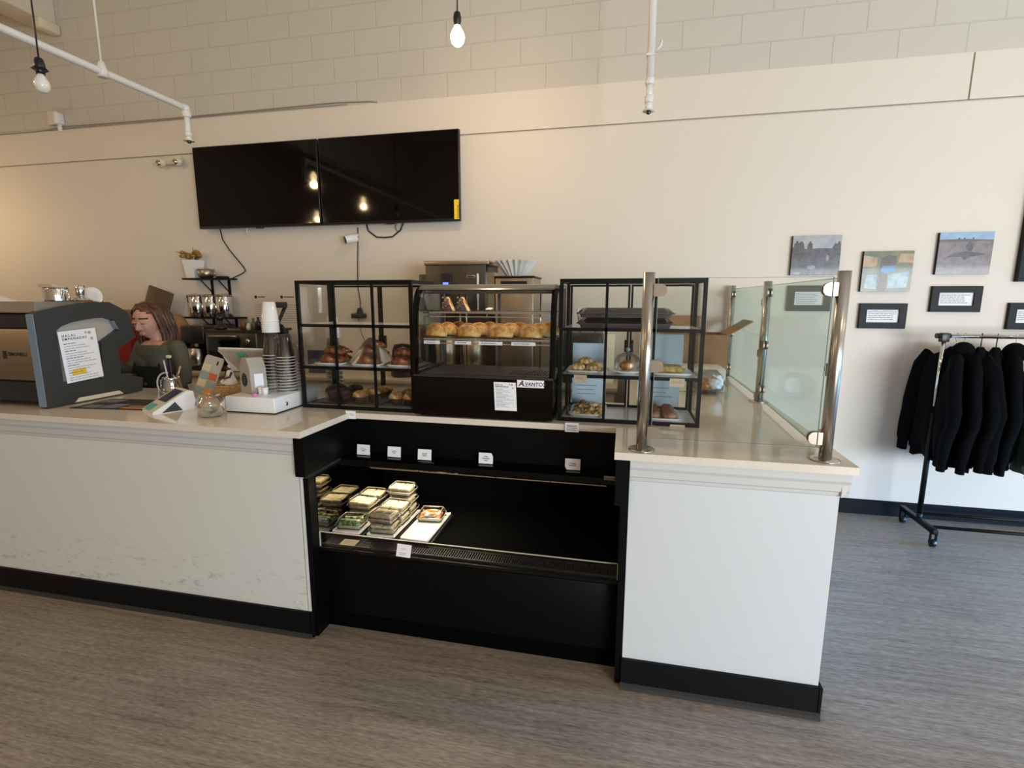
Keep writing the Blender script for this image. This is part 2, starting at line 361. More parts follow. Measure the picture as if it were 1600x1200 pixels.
def solo(name, mb, mats, label, cat, group=None, kind=None):
    """A thing that is one mesh, its origin under its middle."""
    b = mb.bounds(); org = Vector(((b[0][0] + b[0][1]) / 2, (b[1][0] + b[1][1]) / 2, b[2][0]))
    o = bpy.data.objects.new(name, mesh_of(mb, name, mats, Matrix.Translation(-org))); C.objects.link(o)
    o.location = org; WM[o.name] = Matrix.Translation(org)
    if label: o['label'] = label
    if cat: o['category'] = cat
    if group: o['group'] = group
    if kind: o['kind'] = kind
    return o
def struct(name, mb, mats, parent=None):
    o = bpy.data.objects.new(name, mesh_of(mb, name, mats)); C.objects.link(o); WM[o.name] = Matrix.Identity(4)
    if parent: o.parent = parent
    else: o['kind'] = 'structure'
    return o
def dup(src, loc=None, rot=None, label=None, scale=None, group=None):
    """A copy of a thing with copies of its parts and sub-parts (mesh data shared)."""
    r = src.copy(); C.objects.link(r)
    if loc is not None: r.location = loc
    if rot is not None: r.rotation_euler = rot if isinstance(rot, (tuple, list)) else (0, 0, rot)
    if scale is not None: r.scale = (scale, scale, scale) if isinstance(scale, (int, float)) else scale
    if label: r['label'] = label
    if group: r['group'] = group
    for ch in list(src.children):
        c = ch.copy(); C.objects.link(c); c.parent = r
        for g in list(ch.children):
            d = g.copy(); C.objects.link(d); d.parent = c
    return r
def place(o, loc, rot=None, label=None):
    o.location = loc
    if rot is not None: o.rotation_euler = rot if isinstance(rot, (tuple, list)) else (0, 0, rot)
    if label: o['label'] = label
    return o
def evaluated(mb, mods):
    """Mesh of mb after modifiers (list of (type, settings))."""
    me = bpy.data.meshes.new('tmp'); me.from_pydata([tuple(p) for p in mb.v], [], mb.f)
    bm = bmesh.new(); bm.from_mesh(me); bmesh.ops.recalc_face_normals(bm, faces=bm.faces); bm.to_mesh(me); bm.free()
    ob = bpy.data.objects.new('tmp', me); C.objects.link(ob)
    for t, st in mods:
        md = ob.modifiers.new('m', t)
        for k, v in st.items(): setattr(md, k, v)
    dg = bpy.context.evaluated_depsgraph_get(); r = bpy.data.meshes.new_from_object(ob.evaluated_get(dg))
    out = MB(); out.add([v.co.copy() for v in r.vertices], [list(p.vertices) for p in r.polygons], True)
    bpy.data.objects.remove(ob); bpy.data.meshes.remove(me); bpy.data.meshes.remove(r); return out
X, Y, Zv = Vector((1, 0, 0)), Vector((0, 1, 0)), Vector((0, 0, 1))
# ---------------------------------------------------------------- the room
WY = 3.955                                   # face of the plaster skin on the back wall
HC = 4.9
XL, XR, YF = -8.2, 7.4, -4.0
struct('floor', MB().box(XL - .2, XR + .2, YF - .2, 4.2, -0.06, 0), 'floor')
struct('ceiling', MB().box(XL - .2, XR + .2, YF - .2, 4.2, HC, HC + .1), 'ceiling')
wb = struct('wall_back', MB().box(XL - .2, XR + .2, 3.975, 4.2, 0, HC), 'block')
struct('lower_panel', MB().box(XL, XR, WY, 3.976, 0, 2.745), 'wall', wb)
up = MB()
for a, b in ((XL, -6.2), (-6.196, 2.035), (2.045, 5.6), (5.606, XR)): up.box(a, b, WY - .002, 3.976, 2.758, 3.028)
struct('upper_panel', up, 'wall', wb)
struct('baseboard_back', MB().prism([(WY + .001, 0), (WY - .016, 0), (WY - .009, .012), (WY - .008, .1), (WY + .001, .108)], 'x', XL, XR), 'rubber')
struct('wall_left', MB().box(XL - .2, XL, YF, 3.975, 0, HC), 'wall')
WIN = {'front': (2.9, 7.2, .10, 2.2), 'right': (-3.8, 1.6, .10, 2.45), 'side': (1.95, 3.75, .10, 1.15)}  # front opening widened leftwards for extra fill light
x0, x1, z0, z1 = WIN['front']
struct('wall_front', MB().box(XL, x0, YF - .2, YF, 0, HC).box(x1, XR, YF - .2, YF, 0, HC).box(x0, x1, YF - .2, YF, z1, HC).box(x0, x1, YF - .2, YF, 0, z0), 'wall')
fr = MB()
for x in (x0, 3.7, 4.6, 5.56, 5.9, 6.15, 6.62, x1): fr.box(x - .03, x + .03, YF - .12, YF - .02, z0, z1)
for z in (z0, z1 - .06, .75): fr.box(x0, x1, YF - .115, YF - .025, z, z + .05)
w1 = struct('window_1', fr, 'black_frame'); struct('pane', MB().box(x0, x1, YF - .08, YF - .072, z0, z1), 'glass', w1)
y0, y1, z0, z1 = WIN['right']; y2, y3, z2, z3 = WIN['side']
struct('wall_right', MB().box(XR, XR + .2, YF, y0, 0, HC).box(XR, XR + .2, y1, y2, 0, HC).box(XR, XR + .2, y3, 3.975, 0, HC).box(XR, XR + .2, y0, y1, z1, HC).box(XR, XR + .2, y0, y1, 0, z0).box(XR, XR + .2, y2, y3, z3, HC).box(XR, XR + .2, y2, y3, 0, z2), 'wall')
for nm, (a0, a1, b0, b1), n in (('window_2', WIN['right'], 5), ('window_3', WIN['side'], 2)):  # the second one is added to let in low blue light
    fr = MB()
    for k in range(n + 1): y = a0 + (a1 - a0) * k / n; fr.box(XR + .02, XR + .12, y - .03, y + .03, b0, b1)
    for z in (b0, b1 - .06, b0 + .65): fr.box(XR + .025, XR + .115, a0, a1, z, z + .05)
    wn = struct(nm, fr, 'black_frame'); struct('pane', MB().box(XR + .07, XR + .078, a0, a1, b0, b1), 'glass', wn)
# beam that runs out of the back wall, upper left
bmx = struct('ceiling_beam', MB().rbox(-5.22, -4.975, YF, 3.975, 3.885, HC, .01), 'wall')
struct('beam_bracket', MB().rbox(-5.02, -4.93, 3.80, 3.97, 3.80, 3.885, .012), 'cream', bmx)

# ---------------------------------------------------------------- counters
def molding(x0, x1, yf):
    return MB().prism([(yf, .858), (yf - .006, .862), (yf - .008, .874), (yf - .014, .880), (yf - .017, .905), (yf - .024, .918), (yf - .026, .9465), (yf + .01, .9465), (yf + .01, .858)], 'x', x0, x1)
lc = thing('counter_cabinet', 'long white counter base on the left with scuffed lower front and black kick strip', 'counter', (-4.5, 2.2, 0))
b = MB().box(XL + .02, -1.358, 1.878, 2.56, .0, .946).box(-1.36, -1.346, 1.878, 2.56, .0, .772)
part('body', b, 'counter_white', lc)
part('crown_molding', molding(XL + .02, -1.358, 1.8785), 'trim_white', lc)
part('kick_strip', MB().box(XL + .02, -1.343, 1.8655, 1.8795, 0, .122).box(-1.3465, -1.331, 1.8655, 1.972, 0, .122), 'rubber', lc)
part('floor_bead', MB().prism([(1.852, 0), (1.857, .010), (1.867, .017), (1.867, 0)], 'x', XL + .02, -1.34), 'rubber_worn', lc)
part('end_panel', MB().box(-1.358, -1.312, 1.8505, 2.238, .772, .946), 'black_lam', lc, 'black end panel above the display case')
rc = thing('counter_cabinet', 'short white counter base at the right end with dark blue-black kick strip', 'counter', (.4, 2.9, 0))
part('body', MB().box(.04, .748, 1.878, 3.95, 0, .946), 'counter_clean', rc)
part('crown_molding', molding(.04, .772, 1.8785), 'trim_white', rc)
part('side_molding', MB().prism([(.747, .858), (.754, .862), (.756, .874), (.762, .88), (.765, .905), (.772, .918), (.774, .9465), (.747, .9465)], 'y', 1.862, 3.95), 'trim_white', rc)
part('kick_strip', MB().box(.037, .7505, 1.865, 1.8795, 0, .122).box(.7475, .7605, 1.865, 3.95, 0, .122), 'rubber', rc)
part('floor_bead', MB().prism([(1.847, 0), (1.853, .012), (1.866, .02), (1.866, 0)], 'x', .034, .757), 'rubber_worn', rc)
part('end_panel', MB().box(-.012, .0395, 1.862, 2.238, .76, .946), 'black_lam', rc, 'black end panel beside the display case')
# bag hook on the right side of the right counter
hk = MB().lathe([(.0, 0), (.02, 0), (.02, .008), (.012, .014), (.012, .03), (.027, .034), (.03, .04), (.027, .046), (0, .048)], n=14)
hk.xf(Matrix.Translation((.749, 2.02, .868)) @ Matrix.Rotation(PI / 2, 4, 'Y'))
solo('cable_grommet', hk, 'black_plastic', 'round black knob on the right side of the right counter under the worktop', 'knob')
# one continuous U-shaped stone top
wt = MB().prism([(XL + .02, 1.84), (-1.316, 1.84), (-1.306, 2.226), (-.018, 2.226), (-.018, 1.842), (.785, 1.842), (.785, 3.954), (.02, 3.954), (.02, 2.76), (-1.40, 2.76), (-1.40, 2.58), (XL + .02, 2.58)], 'z', .947, .975)
solo('countertop', wt, 'quartz', 'continuous beige stone worktop running in a U over both white counters', 'countertop')
# centre back support
solo('counter_cabinet', MB().box(-1.305, .015, 2.262, 2.28, .775, .946).box(-1.30, .015, 2.70, 2.74, 0, .946), 'black_lam', 'black centre counter base below the two glass cabinets', 'counter')

# ---------------------------------------------------------------- refrigerated open case
mc = thing('refrigerated_display_case', 'black open-front refrigerated case set between the two white counters', 'display case', (-.65, 2.2, 0))
part('kick_plate', MB().box(-1.33, .032, 1.972, 2.0, 0, .085), 'black_matte', mc)
part('front_panel', MB().rbox(-1.334, .034, 1.957, 1.99, .085, .398, .004), 'black_lam', mc)
part('front_nose', MB().prism([(1.953, .392), (1.925, .399), (1.918, .408), (1.925, .417), (1.95, .42), (2.02, .416), (2.02, .392)], 'x', -1.318, .012), 'black_lam', mc)
for nm, a, bb in (('left', -1.345, -1.319), ('right', .0125, .0365)):
    part('end_panel', MB().prism([(1.882, .0), (1.882, .755), (2.62, .755), (2.62, 0)], 'x', a, bb), 'black_lam', mc)
part('side_mirror', MB().box(-1.319, -1.3145, 1.93, 2.58, .42, .745), 'mirror', mc, 'dark mirrored inner side')
part('side_mirror', MB().box(.008, .0125, 1.93, 2.58, .42, .745), 'black_gloss', mc)
part('roof', MB().prism([(2.239, .774), (2.17, .770), (2.15, .762), (2.147, .735), (2.155, .728), (2.19, .74), (2.6, .755), (2.6, .774)], 'x', -1.319, .0125), 'black_gloss', mc)
part('back_upstand', MB().box(-1.312, -.012, 2.24, 2.262, .774, .946), 'black_lam', mc)
ls = MB()
for a, b_ in ((-1.17, -.93), (-.922, -.79), (-.785, -.55), (-.545, -.30), (-.295, -.05)): ls.box(a, b_, 2.158, 2.172, .7225, .732)
part('light_strip', ls, 'led', mc)  # faint emission stands in for a warm reflection off metal
part('back_wall', MB().box(-1.319, .0125, 2.575, 2.6, .38, .757), 'black_matte', mc)
part('deck', MB().box(-1.319, .0125, 2.02, 2.576, .398, .424), 'black_matte', mc)
gr = MB()
for i in range(118):
    x = -1.302 + i * .0111; gr.box(x, x + .0042, 1.946, 2.012, .4165, .427)
gr.box(-1.312, .008, 1.942, 1.947, .4165, .429).box(-1.312, .008, 2.011, 2.016, .4165, .429)
part('air_grille', gr, 'black_plastic', mc)
part('glass_lip', MB().box(-1.312, .008, 1.929, 1.934, .419, .488), 'glass', mc)
part('lip_edge', MB().box(-1.312, .008, 1.9288, 1.9342, .488, .4905).box(-1.3145, -1.3115, 1.9286, 1.9344, .419, .4905).box(.0075, .0105, 1.9286, 1.9344, .419, .4905), 'lip_edge', mc)
bd = part('badge', MB().rbox(-.062, -.006, 2.1425, 2.1475, .757, .775, .0015), 'steel_dull', mc)
part('lettering', MB().text('STRUCTURAL', (-.034, 2.1425, .763), X, Zv, .0085, bold=.0002), 'ink', bd)
# ---------------------------------------------------------------- price cards on the case roof
def card(x, lines, label, tilt=-.14, cut=0, yaw=0.0, y=2.195):
    w, h = .068, .05
    t = thing('price_card', label, 'card', (x, y, .7745), yaw, 'cake cards on the case roof')
    R = Matrix.Translation((x, y, .7745)) @ Matrix.Rotation(yaw, 4, 'Z') @ Matrix.Rotation(tilt, 4, 'X')
    out = [(-w / 2, 0), (w / 2, 0), (w / 2, h), (-w / 2, h)]
    if cut == 1: out = [(-w / 2, 0), (w / 2, 0), (w / 2, h * .7), (w / 2 - .008, h), (-w / 2, h)]
    if cut == 2: out = [(-w / 2 + .008, 0), (w / 2, 0), (w / 2, h), (-w / 2, h), (-w / 2, .013)]
    part('card_sheet', MB().prism(out, 'y', 0, .0008).xf(R), 'paper', t)
    leg = MB().sheet((-w / 2 + .01, .001, .048), (w - .02, 0, 0), (0, .024, -.0465)); part('card_foot', leg.xf(R), 'paper', t)
    tx = MB(); n = len(lines)
    for i, s in enumerate(lines): tx.text(s, (0, -.0002, h * .5 + (n - 1) * .0045 - i * .009 - .003), X, Zv, .0088, bold=.00015)
    part('lettering', tx.xf(R), 'ink', t)
card(-1.225, ['Tiramisu', 'Cake'], 'leftmost white price card on the black case roof, reading Tiramisu Cake')
card(-1.063, ['Lemon', 'Cake'], 'white price card second from the left on the case roof, reading Lemon Cake')
card(-.903, ['Biscoff', 'Cake'], 'white price card on the case roof reading Biscoff Cake, above the sandwich stack', y=2.185)
card(-.605, ['Triple', 'Chocolate', 'Cake'], 'white price card with a bent top corner and three lines reading Triple Chocolate Cake', cut=1)
card(-.203, ['Turkey', 'Sandwich'], 'rightmost price card on the case roof with a clipped lower corner, reading Turkey Sandwich', cut=2)
# cards clipped to / lying behind the glass lip
t = thing('price_card', 'price card lying flat behind the glass lip at the left end of the black case', 'card', (-1.185, 1.965, .43), 0, 'cards behind the glass lip')
part('card_sheet', MB().sheet((-1.225, 1.942, .43), (.075, .0, .0), (0, .05, .003)), 'paper_tan', t)
part('lettering', MB().scribble((-1.215, 1.978, .4329), X, Y, .05, 3, .008, .0022, seed=4), 'ink_grey', t)
t = thing('price_card', 'white price card leaning against the glass lip before the empty white tray', 'card', (-.9, 1.922, .42), 0, 'cards behind the glass lip')
o_ = Vector((-.937, 1.9175, .4205)); u_ = Vector((.066, .0, -.002)); v_ = Vector((.005, .0095, .054))
part('card_sheet', MB().sheet(o_, u_, v_), 'paper', t)
part('lettering', MB().text('Lemon', o_ + u_ * .5 + v_ * .6 + Vector((0, -.0005, 0)), u_, v_, .008).scribble(o_ + u_ * .2 + v_ * .3 + Vector((0, -.0008, 0)), u_, v_, .04, 2, .007, .002, seed=3), 'ink_grey', t)

# ---------------------------------------------------------------- trays and boxed sandwiches
TRX = [(-1.308, -1.168), (-1.132, -.994), (-.966, -.828)]
TRL = ['white tray on the left of the case under the salad boxes', 'white tray in the middle under the tallest stack of sandwich boxes', 'nearly empty white tray with a single boxed meal on it']
for (a, b_), l in zip(TRX, TRL):
    tr = thing('serving_tray', l, 'tray', ((a + b_) / 2, 2.17, .4245), 0, 'white trays in the case')
    part('riser', MB().prism([(2.035, .4245), (2.035, .437), (2.33, .445), (2.33, .4245)], 'x', a + .012, b_ + .012), 'black_plastic', tr)
    part('tray_plate', MB().rbox(a, b_, 2.02, 2.335, .4445, .453, .003).box(a + .002, a + .006, 2.022, 2.333, .453, .456).box(b_ - .006, b_ - .002, 2.022, 2.333, .453, .456), 'melamine', tr)
BW, BD, BH = .122, .096, .05
def clam_meshes():
    base = MB(); rings = []
    for sx, z in ((.92, .001), (.97, .012), (1, .02), (1.05, .0215), (1.05, .023)):
        rings.append([Vector((x * BW / 2 * sx, y * BD / 2 * sx, z)) for x, y in ((-.93, -1), (.93, -1), (1, -.9), (1, .9), (.93, 1), (-.93, 1), (-1, .9), (-1, -.9))])
    base.loft(rings, True, False)
    lid = MB(); rings = []
    for sx, z in ((1.05, .0232), (1.0, .0245), (.93, .040), (.86, .0485), (.80, .0495), (.77, .047), (.6, .047)):
        rings.append([Vector((x * BW / 2 * sx, y * BD / 2 * sx, z)) for x, y in ((-.93, -1), (.93, -1), (1, -.9), (1, .9), (.93, 1), (-.93, 1), (-1, .9), (-1, -.9))])
    lid.loft(rings, True, False)
    tab = MB().box(BW / 2 * 1.02, BW / 2 * 1.02 + .012, -.008, .008, .0225, .0236)
    return base, lid, tab
def make_box(label):
    t = thing('clamshell_box', label, 'container', (0, 0, 0), 0, 'clear boxes in the case')
    b_, l_, tb = clam_meshes()
    part('box_base', b_, 'clear_plastic', t); part('box_lid', l_, 'clear_plastic', t); part('box_tab', tb, 'clear_plastic', t)
    rm = MB()
    for sx, z, r_ in ((1.05, .0225, .0012), (.83, .0488, .0011)):
        c = [(x * BW / 2 * sx, y * BD / 2 * sx, z) for x, y in ((-.93, -1), (.93, -1), (1, -.9), (1, .9), (.93, 1), (-.93, 1), (-1, .9), (-1, -.9), (-.93, -1))]
        rm.tube(c, r_, 5)
    for x, y in ((-.96, -.95), (.96, -.95), (.96, .95), (-.96, .95)): rm.tube([(x * BW / 2 * 1.04, y * BD / 2 * 1.04, .0235), (x * BW / 2 * .84, y * BD / 2 * .84, .0488)], .0009, 5)
    part('box_rim', rm, 'rim_clear', t); return t  # opaque pale tubes paint the bright highlights on the clear edges
def make_sandwich(fill, label, group):
    t = thing('sandwich', label, 'sandwich', (0, 0, 0), 0, group)
    rr = random.Random(len(fill))
    part('lower_bread', MB().rbox(-.055, .055, -.043, .043, .003, .015, .005), 'bread', t)
    f = MB()
    for i in range(6): f.ell((-.042 + .0168 * i, rr.uniform(-.006, .006), .0195), (.015, .0455, .0075), 10, 6)
    part('filling', f, fill, t)
    if 'green' in fill or 'orange' in fill:
        f = MB()
        for i in range(14): f.ell((rr.uniform(-.042, .042), rr.uniform(-.032, .032), .031 + rr.uniform(-.002, .004)), (rr.uniform(.008, .015), rr.uniform(.008, .013), .006), 8, 6, lambda p, d: p * (1 + .25 * math.sin(d.x * 9 + d.y * 7)))
        part('topping', f, fill, t)
        if 'orange' in fill: part('white_border', MB().lathe([(.036, .022), (.044, .026), (.046, .03), (.04, .032)], (0, 0, 0), 20), 'melamine', t)
        else: part('dressing', MB().rbox(-.05, .05, -.02, -.006, .026, .037, .004).rbox(-.045, .048, .012, .024, .026, .038, .004), 'bread', t)
    else:
        part('upper_bread', MB().rbox(-.055, -.001, -.042, .042, .0245, .039, .006).rbox(.001, .055, -.042, .042, .0245, .038, .006), 'bread', t)
    return t
box0 = make_box('x'); first_box = [True]
sw = {k: [make_sandwich('filling_' + k, 'x', g), True] for k, g in (('green', 'boxed green salads'), ('pink', 'boxed ham sandwiches'), ('yellow', 'boxed egg sandwiches'), ('orange', 'boxed meal'))}
def boxed(x, y, z, kind, lb, ls, rot=0.0):
    if first_box[0]: place(box0, (x, y, z), rot, lb); first_box[0] = False
    else: dup(box0, (x, y, z), rot, lb)
    s = sw[kind]
    if s[1]: place(s[0], (x, y, z + .0015), rot, ls); s[1] = False
    else: dup(s[0], (x, y, z + .0015), rot, ls)
Z0, DZ = .4535, .0498
xa, xb, xc = -1.238, -1.063, -.897
boxed(xa, 2.085, Z0, 'green', 'clear box of greens at the front of the left white tray', 'green salad in the front box of the left tray', .06)
for k, w_ in enumerate(('lower', 'upper')):
    boxed(xa, 2.195, Z0 + DZ * k, 'yellow', w_ + ' clear box of the middle stack on the left tray', 'yellow sandwich in the %s middle box of the left tray' % w_, -.05)
for k, w_ in enumerate(('lower', 'upper')):
    boxed(xa + .003, 2.298, Z0 + DZ * k, 'yellow', w_ + ' clear box of the rear stack on the left tray', 'yellow sandwich in the %s rear box of the left tray' % w_, .02)
for k, w_ in enumerate(('lower', 'upper')):
    boxed(xb, 2.075, Z0 + DZ * k, ('yellow', 'pink')[k], w_ + ' clear box of the front stack on the middle tray', ('egg sandwich in the lower front box of the middle tray', 'pink ham sandwich in the upper front box of the middle tray')[k], .05 * (1 - 2 * k))
for k, w_ in enumerate(('lower', 'upper')):
    boxed(xb + .004, 2.183, Z0 + DZ * k, 'yellow', w_ + ' clear box of the centre stack on the middle tray', 'pale sandwich in the %s box of the centre stack on the middle tray' % w_, -.04 + .04 * k)
for k, w_ in enumerate(('lowest', 'middle', 'topmost')):
    boxed(xb - .003 * k, 2.29, Z0 + DZ * k, 'yellow', w_ + ' clear box of the three-high rear stack on the middle tray', 'pale sandwich in the %s box of the three-high rear stack' % w_, .03 - .02 * k)
boxed(xc, 2.245, Z0, 'orange', 'single clear box alone on the right white tray', 'orange topped meal in the lone box on the right tray', .1)
# ---------------------------------------------------------------- black framed glass cabinets
RW, RD, RZ0, RZ1 = .618, .30, .976, 1.616
ZS = (.992, 1.192, 1.402)                    # tops of the floor and the two shelves
def make_rack(x0, y0, label):
    t = thing('glass_display_cabinet', label, 'display cabinet', (x0, y0, RZ0), 0, 'black framed glass cabinets')
    x1, y1 = x0 + RW, y0 + RD; p = .016
    f = MB()
    for a in (x0, x1 - p):
        f.box(a, a + p, y0, y0 + p, RZ0, RZ1); f.box(a, a + p, y1 - p, y1, RZ0, RZ1)
        f.box(a, a + p, y0 + p, y1 - p, RZ1 - p, RZ1); f.box(a, a + p, y0 + p, y1 - p, RZ0, RZ0 + .014)
    for z0, z1 in ((RZ1 - p, RZ1), (RZ0, RZ0 + .016)): f.box(x0 + p, x1 - p, y0, y0 + p, z0, z1); f.box(x0 + p, x1 - p, y1 - p, y1, z0, z1)
    part('frame', f, 'black_metal', t)
    m = MB()
    for k in (1, 2): m.box(x0 + RW * k / 3 - .006, x0 + RW * k / 3 + .006, y0 + .001, y0 + .011, RZ0 + .016, RZ1 - p)
    part('front_muntin', m, 'black_metal', t)
    for z in ZS[1:]:
        part('shelf_rail', MB().box(x0 + p, x1 - p, y0 + .001, y0 + .012, z - .014, z + .001).box(x0 + p, x0 + p + .008, y0 + .012, y1 - p, z - .012, z - .002).box(x1 - p - .008, x1 - p, y0 + .012, y1 - p, z - .012, z - .002), 'black_metal', t)
    for z in ZS:
        part('shelf', MB().box(x0 + p, x1 - p, y0 + .0125, y1 - p, z - .004, z), 'shelf_grey', t)
    part('side_pane', MB().box(x0 + .006, x0 + .009, y0 + p, y1 - p, RZ0 + .014, RZ1 - p), 'glass', t)
    part('side_pane', MB().box(x1 - .009, x1 - .006, y0 + p, y1 - p, RZ0 + .014, RZ1 - p), 'glass', t)
    part('front_pane', MB().box(x0 + p, x1 - p, y0 + .0115, y0 + .0125, RZ0 + .016, RZ1 - p), 'glass', t)
    for k in (0, 1):
        a = x0 + p + k * (RW / 2 - p) + .002; b_ = a + RW / 2 - p - .004; q = .010
        d = part('door', MB().box(a, a + q, y1 - .013, y1 - .003, RZ0 + .018, RZ1 - p - .002).box(b_ - q, b_, y1 - .013, y1 - .003, RZ0 + .018, RZ1 - p - .002).box(a + q, b_ - q, y1 - .013, y1 - .003, RZ1 - p - .012, RZ1 - p - .002).box(a + q, b_ - q, y1 - .013, y1 - .003, RZ0 + .018, RZ0 + .028), 'black_metal', t)
        part('door_pane', MB().box(a + q, b_ - q, y1 - .009, y1 - .0065, RZ0 + .028, RZ1 - p - .012), 'glass', d)
        xx = (b_ - .02) if k == 0 else (a + .008)
        part('door_handle', MB().rbox(xx, xx + .012, y1 - .003, y1 + .012, 1.26, 1.33, .003), 'black_metal', d)
    return t
RLX, RRX, RY = -1.603, -.284, 2.283
rackL = make_rack(RLX, RY, 'black framed glass cabinet of croissants and muffins, left of the curved glass case')
rackR = make_rack(RRX, RY, 'black framed glass cabinet with a glass dome inside, right of the curved case')

# ---------------------------------------------------------------- baked goods
def croissant_mb(l=.15, r=.034, n=7, bend=.05, seed=0):
    rr = random.Random(seed); pts = []; rs = []; N_ = 33
    for i in range(N_):
        s = i / (N_ - 1) * 2 - 1
        seg = abs(math.sin(s * n * PI / 2))
        env = (1 - abs(s) ** 2.2) * .82 + .2
        pts.append((s * l / 2, -bend * (1 - s * s) + bend * .5, r * .78 * env + .002 + .004 * (1 - abs(s)))); rs.append(r * env * (.86 + .14 * seg) * rr.uniform(.97, 1.03))
    return MB().tube(pts, rs, 14, True, True, flat=(1, .84))
def plate_mb(w, d, h=.014):
    m = MB()
    def ring(sx, z): return [Vector((x * w / 2 * sx, y * d / 2 * sx, z)) for x, y in ((-.9, -1), (.9, -1), (1, -.86), (1, .86), (.9, 1), (-.9, 1), (-1, .86), (-1, -.86))]
    return m.loft([ring(.8, 0), ring(.86, .002), ring(1, h - .001), ring(1.0, h), ring(.97, h), ring(.85, .005), ring(.0001, .005)], False, True)
def plate(name, x, y, z, w, d, label, rot=0.0, group=None, cat='plate', h=.014):
    m = plate_mb(w, d, h); m.xf(Matrix.Translation((x, y, z)) @ Matrix.Rotation(rot, 4, 'Z')); return solo(name, m, 'white_ceramic', label, cat, group)
z1 = ZS[1]
plate('serving_plate', -1.468, 2.395, z1, .16, .17, 'white plate on the left of the croissant shelf', 0, 'croissant plates')
plate('serving_plate', -1.262, 2.395, z1, .16, .17, 'white plate in the middle of the croissant shelf under the tallest pile', 0, 'croissant plates')
plate('serving_plate', -1.075, 2.40, z1, .15, .17, 'white plate at the right end of the croissant shelf', 0, 'croissant plates')
cr0 = solo('croissant', croissant_mb(), 'croissant', 'x', 'croissant', 'croissants in the left cabinet'); used = [False]
def croissant(x, y, z, rot, label, tilt=0.0, sc=1.0):
    o = cr0 if not used[0] else dup(cr0); used[0] = True
    place(o, (x, y, z), (tilt, 0, rot), label); o.scale = (sc,) * 3
for px, nm in ((-1.468, 'left'), (-1.262, 'middle'), (-1.075, 'right')):
    s_ = .86 if nm != 'middle' else .92
    croissant(px, 2.345, z1 + .006, .05, 'glazed brown croissant at the front of the %s plate' % nm, 0, s_)
    croissant(px + .004, 2.40, z1 + .006, -.06, 'glazed brown croissant second from the front on the %s plate' % nm, 0, s_)
    croissant(px - .004, 2.452, z1 + .006, .04, 'glazed brown croissant at the back of the %s plate' % nm, 0, s_)
    croissant(px, 2.375, z1 + .05, .1, 'glazed brown croissant on top of the %s plate towards the front' % nm, -.05, s_ * .9)
    if nm != 'right': croissant(px + .006, 2.43, z1 + .052, -.1, 'glazed brown croissant on top of the %s plate towards the back' % nm, .05, s_ * .88)
croissant(-1.258, 2.40, z1 + .088, .12, 'topmost croissant crowning the tall middle pile', 0, .8)
fm = MB()                                        # cling film tented over the middle pile
NU, NV = 14, 10
fv = [[Vector((-1.262 + .092 * (i / NU * 2 - 1), 2.395 + .095 * (j / NV * 2 - 1), z1 + .018 + .125 * max(0, 1 - abs(i / NU * 2 - 1) ** 1.5) * max(0, 1 - abs(j / NV * 2 - 1) ** 2.2) ** .6 + random.uniform(-.002, .002))) for i in range(NU + 1)] for j in range(NV + 1)]
fm.loft(fv, False, True, closed=False)
solo('cling_film', fm, 'film', 'clear film tented over the middle pile of croissants', 'plastic film')
# muffins
def muffin(label, x, y, z, top, rot=0.0):
    t = thing('muffin', label, 'muffin', (x, y, z), rot, 'muffins in the left cabinet')
    part('paper_cup', MB().lathe([(.024, 0), (.0345, .036), (.036, .038)], (x, y, z), 28, flute=-.05), 'muffin_cup', t)
    rr = random.Random(int(x * 1e4) ^ int(y * 1e4))
    part('muffin_top', MB().ell((x, y, z + .036), (.043, .043, .03), 18, 10, lambda p, d: p * (1 + .07 * math.sin(d.x * 9 + x * 90) * math.sin(d.y * 8 + d.z * 5 + y * 70)) if d.z > -.2 else Vector((p.x * .86, p.y * .86, p.z * .2))), top, t)
    return t
zf = ZS[0]
tr = MB().rbox(-1.575, -1.385, 2.315, 2.545, zf, zf + .008, .004); solo('serving_tray', tr, 'black_plastic', 'dark tray under the chocolate muffins in the left cabinet', 'tray')
tr = MB().rbox(-1.375, -1.195, 2.31, 2.545, zf, zf + .008, .004); solo('serving_tray', tr, 'brown_plastic', 'brown tray under the pale topped muffins in the left cabinet', 'tray')
tr = MB().rbox(-1.185, -1.01, 2.31, 2.545, zf, zf + .008, .004); solo('serving_tray', tr, 'grey_tray', 'grey tray under the right-hand muffins in the left cabinet', 'tray')
mz = zf + .0082
for k, (x, y) in enumerate(((-1.52, 2.44), (-1.43, 2.42), (-1.53, 2.515), (-1.43, 2.51))):
    muffin(['dark chocolate muffin at the front left of the dark tray', 'dark chocolate muffin at the front right of the dark tray', 'dark chocolate muffin at the back left of the dark tray', 'dark chocolate muffin at the back right of the dark tray'][k], x, y, mz, 'choc')
m0 = None
for col, cx in enumerate((-1.30, -1.10)):
    for r_, y in enumerate((2.35, 2.435, 2.515)):
        muffin('%s muffin in the %s row of the %s muffin tray' % (['pale topped', 'golden', 'golden brown'][r_], ['front', 'middle', 'back'][r_], ['brown', 'grey'][col]), cx + .028 * r_ - .01, y, mz, 'muffin', r_)
muffin('dark based muffin at the right end of the left cabinet beside the curved case', -1.035, 2.35, mz, 'muffin')

